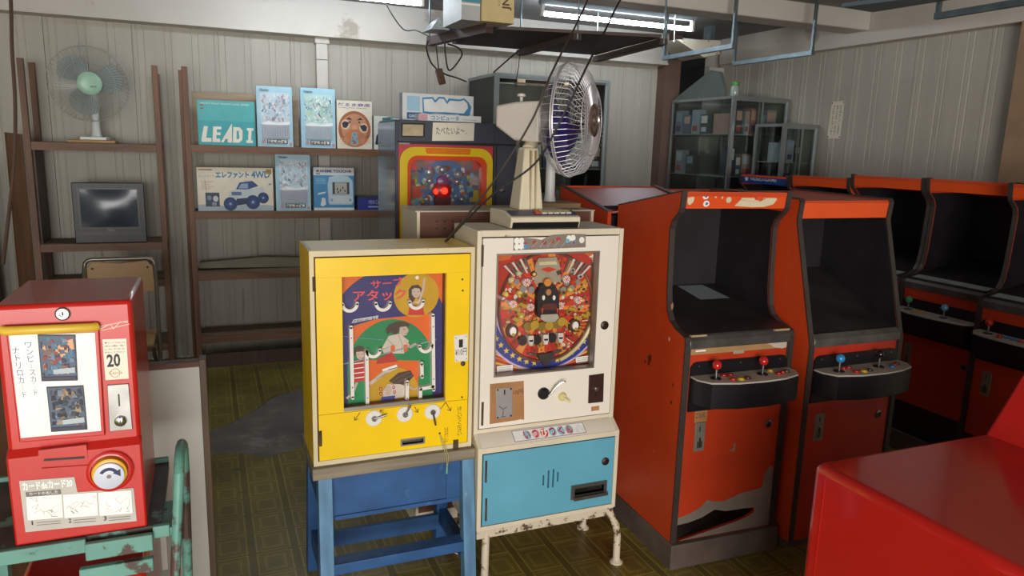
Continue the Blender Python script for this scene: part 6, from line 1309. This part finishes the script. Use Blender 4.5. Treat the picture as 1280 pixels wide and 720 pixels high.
# ================================================================ glass showcases
FRM = mat('anodised_frame', '#9aa0a0', .35, .7, var=.08); DKSIDE = mat('dark_case_side', '#3c3a38', .6, var=.15)
TINT = glass('case_glass', '#eef2f0', 1.1)
CNAME = {'#4a5468': 'slate', '#2e3038': 'black', '#6f7c8c': 'grey blue', '#8c5a54': 'dull red', '#9aa4ac': 'pale grey', '#54607c': 'navy', '#7c4a44': 'maroon', '#7a7f4a': 'olive', '#b58a5a': 'tan', '#5f8a80': 'teal',
         '#8a8f9c': 'silver grey', '#b08a80': 'dusty pink', '#c9b8b0': 'cream', '#a87068': 'rose', '#3a4250': 'charcoal'}
def toy(x, y, wx, wy, z, hh, c_, rn, label, group, left=False):
    mb = MB(); mb.box(x, x+wx, y, y+wy, z+.0005, z+hh, pc(c_)); o = obj('boxed_toy', mb); tag(o, label, 'box', group)
    a = Art((x-.0004, y+wy, z), u=(0, -wy, 0), v=(0, 0, hh), n=(-1, 0, 0)) if left else Art((x, y-.0004, z), u=(wx, 0, 0), v=(0, 0, hh))
    a.rect(.1, .9, .55, .92, pc(rn.choice(['#b8bcc4', '#8fa0b4', '#c9a090', '#d8d4cc']))); a.rect(.15, .8, .12, .35, pc(rn.choice(['#5a6078', '#a84a40', '#c9ccd0', '#3a4258']))); a.build('cover_print', o)
def stock(x0, x1, y0, y1, z, n, seed, group, where, hmax=.2, dark=True):
    rn = random.Random(seed); x = x0
    cols = ['#4a5468', '#2e3038', '#6f7c8c', '#8c5a54', '#9aa4ac', '#54607c', '#7c4a44', '#7a7f4a', '#b58a5a', '#5f8a80'] if dark else ['#8a8f9c', '#b08a80', '#c9b8b0', '#54607c', '#a87068', '#9aa4ac', '#3a4250', '#5f8a80']
    rn.shuffle(cols); i = 0
    while x < x1-.05 and i < min(n, len(cols)):
        wd = rn.uniform(.05, .11); hh = rn.uniform(.55, 1)*hmax
        toy(x, y0, wd-.006, rn.uniform(.05, max(.06, (y1-y0)*.6)), z, hh, cols[i], rn, CNAME[cols[i]]+' boxed toy '+where, group)
        x += wd+rn.uniform(0, .02); i += 1
def showcase(label, X0, X1, Y0, Y1, ZT, ZB, side_left_glass, shelves, doors=True):
    t = thing('showcase', label, 'showcase', ((X0+X1)/2, (Y0+Y1)/2, 0)); e = .022
    mb = MB(); mb.box(X0, X1, Y0+.01, Y1, 0.0015, ZB, DKSIDE); obj('base_cabinet', mb, t)
    for x in (X0, X1-e):
        for y in (Y0, Y1-e):
            mb = MB(); mb.box(x, x+e, y, y+e, ZB, ZT, FRM); obj('frame_post', mb, t)
    mb = MB(); boxes('frame_rail', [(X0+e, X1-e, Y0, Y0+e, ZT-e, ZT), (X0+e, X1-e, Y0, Y0+e, ZB, ZB+e), (X0, X0+e, Y0+e, Y1-e, ZT-e, ZT), (X1-e, X1, Y0+e, Y1-e, ZT-e, ZT)], t, FRM)
    mb = MB(); mb.box(X0+e, X1-e, Y1-.012, Y1-.004, ZB, ZT-e, TINT if side_left_glass else mat('case_back', '#8a8780', .6)); obj('back_panel', mb, t)
    mb = MB(); mb.box(X0+e, X1-e, Y0+e, Y1-e, ZT-.012, ZT-.004, DKSIDE if not side_left_glass else TINT); obj('top_panel', mb, t)
    for x, gl in ((X0+.004, side_left_glass), (X1-.012, side_left_glass)):
        mb = MB(); mb.box(x, x+.005, Y0+e, Y1-e, ZB+.002, ZT-e, TINT if gl else DKSIDE); obj('side_glass' if gl else 'side_panel', mb, t)
    for z in shelves:
        mb = MB(); mb.box(X0+e, X1-e, Y0+.06, Y1-.014, z-.006, z, mat('shelf_glass', '#9aa79f', .2, var=.05)); obj('glass_shelf', mb, t)
    if doors:
        xm = (X0+X1)/2
        for i, (a, b, y) in enumerate(((X0+e, xm+.02, Y0+.006), (xm-.02, X1-e, Y0+.016))):
            mb = MB(); mb.box(a+.012, b-.012, y, y+.004, ZB+e+.012, ZT-e-.012, TINT); g_ = obj('sliding_door', mb, t)
            mb = MB(); mb.box(a, a+.014, y-.003, y+.007, ZB+e, ZT-e, FRM); mb.box(b-.014, b, y-.003, y+.007, ZB+e, ZT-e, FRM); mb.box(a+.014, b-.014, y-.003, y+.007, ZB+e, ZB+e+.014, FRM); mb.box(a+.014, b-.014, y-.003, y+.007, ZT-e-.014, ZT-e, FRM); obj('door_frame', mb, g_)
    return t
t = showcase('aluminium framed glass showcase with dark sides against the back wall', 1.95, 2.90, 5.10, 5.70, 2.125, .75, False, (1.02, 1.45, 1.78))
mb = MB(); mb.box(2.10, 2.62, 5.07, 5.098, 2.055, 2.065, wood('door_bar', '#6a4a3a', 'x')); obj('wooden_bar', mb, t)
for x in (2.12, 2.50): mb = MB(); mb.box(x, x+.06, 5.085, 5.099, 2.045, 2.09, pc('#b8a888')); obj('tape', mb, t)
stock(1.99, 2.85, 5.17, 5.5, 1.45, 9, 1, 'boxed toys in the back wall showcase', 'on the upper shelf of dark sided showcase', .24)
stock(1.99, 2.85, 5.17, 5.5, 1.02, 9, 2, 'boxed toys in the back wall showcase low', 'on the lower shelf of dark sided showcase', .30)
t = showcase('tall glass showcase in the corner full of small toys', 3.81, 4.38, 4.77, 5.60, 2.045, .70, True, (1.05, 1.42, 1.755))
stock(3.85, 4.35, 4.85, 5.2, 1.755, 6, 4, 'toys on the top shelf of corner showcase', 'on the top shelf of corner showcase', .22, False); stock(3.85, 4.35, 4.85, 5.2, 1.42, 6, 5, 'toys on the middle shelf of corner showcase', 'on the middle shelf of corner showcase', .25, False)
for q, (yy, zz, c_) in enumerate(((5.10, 1.755, '#3a4250'), (5.22, 1.755, '#9aa4ac'), (5.34, 1.755, '#54607c'), (5.46, 1.755, '#6f7c8c'), (5.26, 1.42, '#2e3038'), (5.42, 1.42, '#8a8f9c'), (5.34, 1.05, '#c9b8b0'), (5.2, 1.05, '#4a5468'))):
    toy(3.835, yy, .065, .10, zz, .20 if q % 2 else .16, c_, random.Random(50+q), CNAME[c_]+' boxed toy behind the side glass of corner showcase', 'boxed toys behind the corner showcase side glass', True)
t = showcase('narrow low glass showcase beside the tall corner one', 4.02, 4.37, 4.42, 4.74, 1.835, .80, True, (1.22, 1.55))
stock(4.06, 4.34, 4.49, 4.70, 1.55, 3, 8, 'toys on the upper shelf of narrow showcase', 'on the upper shelf of narrow showcase', .22, False); stock(4.06, 4.34, 4.49, 4.70, 1.22, 3, 9, 'toys on the lower shelf of narrow showcase', 'on the lower shelf of narrow showcase', .25, False)
# things on top of the corner showcase
mb = MB(); mb.prism([(3.82, 5.60, 2.047), (3.82, 4.90, 2.047), (3.82, 4.90, 2.09), (3.82, 4.98, 2.24), (3.82, 5.10, 2.26)], (.03, 0, 0), mat('grey_green_panel', '#5d6762', .5, var=.12)); tag(obj('wedge_panel', mb), 'grey green wedge shaped panel standing on the corner showcase', 'panel')
mb = MB(); c = hit(921, 108, 'y', 4.82); mb.lathe([(.030, 0), (.034, .01), (.034, .07), (.028, .08)], (c.x, 4.84, 2.0465), (0, 0, 1), mat('clear_jar', '#9aa8a0', .15), 14); o = obj('green_jar', mb); tag(o, 'small jar with a green lid on the corner showcase', 'jar'); mb = MB(); mb.lathe([(.032, .08), (.034, .084), (.034, .105), (0, .107)], (c.x, 4.84, 2.0465), (0, 0, 1), mat('green_lid', '#4f9a4a', .4), 14); obj('lid', mb, o)
# paper notice on the right wall
mb = MB(); xs = XR-.002
P_ = [hit(*q, 'x', xs) for q in ((1040, 127), (1056, 126), (1050, 173), (1034, 173))]; mb.prism(P_, (-.001, 0, 0), PAPER); nt_ = obj('paper_notice', mb); tag(nt_, 'small handwritten paper notice pinned to the right wall', 'notice')
a = Art((xs-.0016, 0, 0), u=(0, 1, 0), v=(0, 0, 1), n=(-1, 0, 0))
def nq(u, v):
    q = P_[0]*(1-u)*(1-v)+P_[1]*u*(1-v)+P_[2]*u*v+P_[3]*(1-u)*v; return (q.y, q.z)
for i, s_ in enumerate(('さ\nわ\nら\nな\nい\nで', 'あ\nぶ\nな\nい\nの\nで', 'お\nね\nが\nい\nし\nま\nす')): a.text(s_, [nq(.15+i*.27, .90), nq(.34+i*.27, .90), nq(.34+i*.27, .10), nq(.15+i*.27, .10)], INK)
for u, v in ((.06, .04), (.94, .04), (.94, .96), (.06, .96)): a.ell(nq(u, v), .006, .006, INK, 8)
a.build('notice_text', nt_)

# ================================================================ hanging shelf and hangers
BOARD = wood('hung_board', '#4a3833', 'x', var=.15)
ZH = 2.26
hs_ = thing('hanging_shelf', 'dark brown board hung from the ceiling with boxes on top', 'shelf', (2.02, 4.3, ZH))
P_ = [GZ(565, 55, ZH), GZ(745, 69, ZH), GZ(827, 47, ZH), GZ(614, 36, ZH)]
mb = MB(); mb.zprism(P_, ZH, ZH+.018, BOARD); obj('board', mb, hs_)
for qa, qb in (((537, 50), (612, 33)), ((650, 63), (722, 42)), ((745, 71), (830, 48))):
    a_, b_ = GZ(*qa, ZH), GZ(*qb, ZH); mb = MB(); mb.beam((a_[0], a_[1], ZH-.018), (b_[0], b_[1], ZH-.018), .05, .036, BOARD); obj('batten', mb, hs_)
    for p in ((a_,) if qa[0] < 600 else (a_, b_)):
        mb = MB(); mb.cyl((p[0], p[1], ZH-.03), (p[0], p[1], CEIL if not 3.98 < p[1] < 4.22 else 2.47), .006, GALV, n=8); obj('hanger_rod', mb, hs_)
a_ = GZ(537, 50, ZH); b_ = GZ(612, 33, ZH)
mb = MB(); mb.zprism([(a_[0]-.02, a_[1]), (a_[0]+.20, a_[1]), (b_[0]+.06, b_[1]), (b_[0]-.02, b_[1])], ZH, ZH+.018, BOARD); obj('end_board', mb, hs_)
zt = ZH+.0185
k = FY(3.98); xa = k(602, 30)[0]; xb = k(642, 36)[0]
mb = MB(); mb.box(xa, xb, 3.98, 4.30, zt, 2.466, pc('#d8c48c')); o = obj('carton', mb); tag(o, 'cream carton with brown lettering on the hanging shelf', 'box')
a = Art((xa, 3.9796, zt), u=(xb-xa, 0, 0), v=(0, 0, 2.466-zt)); a.text('JNC', [(.92, .36), (.92, .97), (.62, .97), (.62, .36)], pc('#5a4038'), .02); a.text('CORP', [(.55, .45), (.55, .75), (.49, .75), (.49, .45)], pc('#7a6048')); a.ell((.2, .92), .14, .09, pc('#4a9cb4'), 16); a.build('carton_print', o)
xc = k(578, 30)[0]; mb = MB(); mb.box(xc, xa-.004, 4.0, 4.34, zt, 2.464, pc('#b9bcb8')); o = obj('carton', mb); tag(o, 'grey and teal carton beside the cream carton overhead', 'box'); a = Art((xc, 3.9996, zt), u=(xa-.004-xc, 0, 0), v=(0, 0, 2.464-zt)); a.rect(0, 1, .5, 1, pc('#4f94a4')); a.rect(0, 1, .42, .47, WHITE); a.build('carton_print', o)
mb = MB(); k = FY(4.5); q = k(552, 38)
mb.add([(q[0]-.09, 4.42, zt), (q[0]+.02, 4.40, zt), (q[0]+.03, 4.60, zt), (q[0]-.10, 4.60, zt), (q[0]-.03, 4.46, zt+.075), (q[0]+.02, 4.46, zt+.085), (q[0]+.01, 4.56, zt+.08), (q[0]-.06, 4.56, zt+.05)], [(0, 3, 2, 1), (4, 5, 6, 7), (0, 1, 5, 4), (1, 2, 6, 5), (2, 3, 7, 6), (3, 0, 4, 7)], mat('clear_plastic_bag', '#b0b8bc', .15, var=.2, scale=30)); o = obj('plastic_bag', mb); tag(o, 'crumpled clear plastic bag at the end of the hanging shelf', 'bag')
mb = MB(); mb.box(q[0]+.035, q[0]+.14, 4.40, 4.58, zt, zt+.085, pc('#4a5f86')); o = obj('cloth_bundle', mb, bev=.02); tag(o, 'folded blue cloth bundle beside the plastic bag', 'cloth')
def uhanger(label, x, ya, yb, z):
    t = thing('ceiling_hanger', label, 'hanger', (x, (ya+yb)/2, z))
    for y in (ya, yb):
        mb = MB(); mb.beam((x, y, z), (x, y, CEIL if not 3.98 < y < 4.22 else 2.47), .018, .018, GALV); obj('hanger_rod', mb, t)
    mb = MB(); mb.beam((x, ya-.01, z), (x, yb+.01, z), .028, .028, GALV); obj('cross_bar', mb, t)
uhanger('empty galvanised steel ceiling hanger near the corner showcase', 3.66, 3.84, 4.61, 2.257)
uhanger('empty galvanised steel ceiling hanger beside the hanging board', 3.06, 3.88, 4.63, 2.257)
uhanger('galvanised steel ceiling hanger above the cabinets along the right wall', 3.17, 2.12, 2.56, 2.255)
mb = MB(); p0, p1 = GZ(1052, 9, 2.30), GZ(1190, -8, 2.30); mb.zprism([(p0[0], p0[1]), (p1[0], p1[1]), (p1[0]+.12, p1[1]+.02), (p0[0]+.22, p0[1]+.02)], 2.30, 2.318, mat('blue_grey_board', '#5a6a74', .5)); hb = obj('hung_panel', mb); tag(hb, 'blue grey board hung below the ceiling near the right wall', 'panel')
for p in ((p0[0]+.08, p0[1]-.02), (p1[0]+.05, p1[1]+.01)):
    mb = MB(); mb.cyl((p[0], p[1], 2.31), (p[0], p[1], CEIL), .005, GALV, n=6); obj('hanger_rod', mb, hb)
# white plastic ceiling box near the corner
mb = MB(); k = FY(4.95); P_ = [k(*q) for q in ((846, 49), (880, 72), (902, 68), (902, 50))]; mb.yprism(P_, 4.95, 5.25, mat('dirty_white_plastic', '#c2bba8', .5, var=.1, wear='#8c5a34', wscale=7, wthr=.6)); o = obj('ventilation_hood', mb, bev=.006); tag(o, 'dirty white plastic ventilation hood above the corner showcase', 'hood')
mb = MB(); mb.box(P_[2][0]-.04, P_[2][0], 5.05, 5.15, P_[3][1], CEIL, GALV); obj('mount', mb, o)

# ================================================================ cords
def px(p, y): return hit(p[0], p[1], 'y', y)
def up(p, z=CEIL): return Vector((p.x, p.y, z))
def cord(name, label, pts, r=.004, m=CORD): 
    return cordpath(name, smooth_pts(pts), r, label, m)
TANC = mat('tan_cord', '#8a6a44', .6)
e1 = Vector((.76, 2.44, 1.268)); e2 = Vector((.772, 2.46, 1.268))
cord('extension_cable', 'dark cord hanging from the ceiling past the retro fan to yellow game', [up(px((745, -40), 2.75)), px((745, -40), 2.75), px((730, 10), 2.5), px((690, 90), 2.22), px((665, 150), 2.21), px((622, 220), 2.27), px((585, 268), 2.36), e1], .0035, mat('worn_cord', '#3a2c22', .6))
cord('extension_cable', 'second dark cord crossing the retro fan guard', [up(px((790, -40), 2.6)), px((790, -40), 2.6), px((765, 20), 2.36), px((735, 80), 2.16), px((697, 158), 2.16), px((668, 205), 2.22), px((620, 240), 2.30), px((588, 270), 2.38), e2], .0035)
cord('hanging_cable', 'brown cord hanging down by the back wall at the tall board', [up(px((13, -10), 4.6)), px((13, -10), 4.6), px((15, 60), 4.6), px((19, 130), 4.6), px((18, 200), 4.6), px((12, 260), 4.6), px((4, 330), 4.6)], .010, mat('brown_cord', '#5a4234', .6))
cord('extension_cable', 'thin cable drooping to the end of the hanging shelf', [up(px((478, -5), 4.84), 2.575), px((478, -5), 4.80), px((490, 18), 4.72), px((505, 37), 4.7), px((520, 38), 4.6), px((537, 46), 4.45)], .004)
cord('extension_cable', 'looped cable hanging under the hanging shelf', [px((536, 50), 4.45), px((533, 60), 4.45), px((540, 80), 4.5), px((555, 92), 4.6), px((570, 97), 4.8), px((583, 102), 5.05)], .005)
cord('extension_cable', 'short cable loop hanging beside the brown plug', [px((556, 53), 4.45), px((557, 70), 4.45), px((562, 88), 4.46), px((577, 70), 4.48), px((573, 60), 4.5), px((560, 55), 4.45)], .005)
mb = MB(); p = px((551, 97), 4.45); mb.beam(p+Vector((-.015, 0, .05)), p+Vector((.012, 0, -.04)), .04, .03, pc('#5a3a2c'), up=(0, 1, 0)); o = obj('power_plug', mb, bev=.004); tag(o, 'brown power socket dangling on a cable under the hanging shelf', 'plug')
mb = MB(); mb.tube(smooth_pts([p+Vector((-.012, 0, .045)), px((547, 75), 4.45), px((545, 54), 4.45)]), .004, CORD, 6); obj('plug_cable', mb, o)
cord('extension_cable', 'dark cable running from the hanging shelf to the dark sided showcase', [px((650, 62), 4.6), px((638, 72), 4.8), px((617, 90.5), 5.097)], .006)
cord('extension_cable', 'pair of thin wires hanging in front of the showcase door', [px((650, 64), 4.6), px((648, 85), 4.9), px((645, 100), 5.07)], .003)
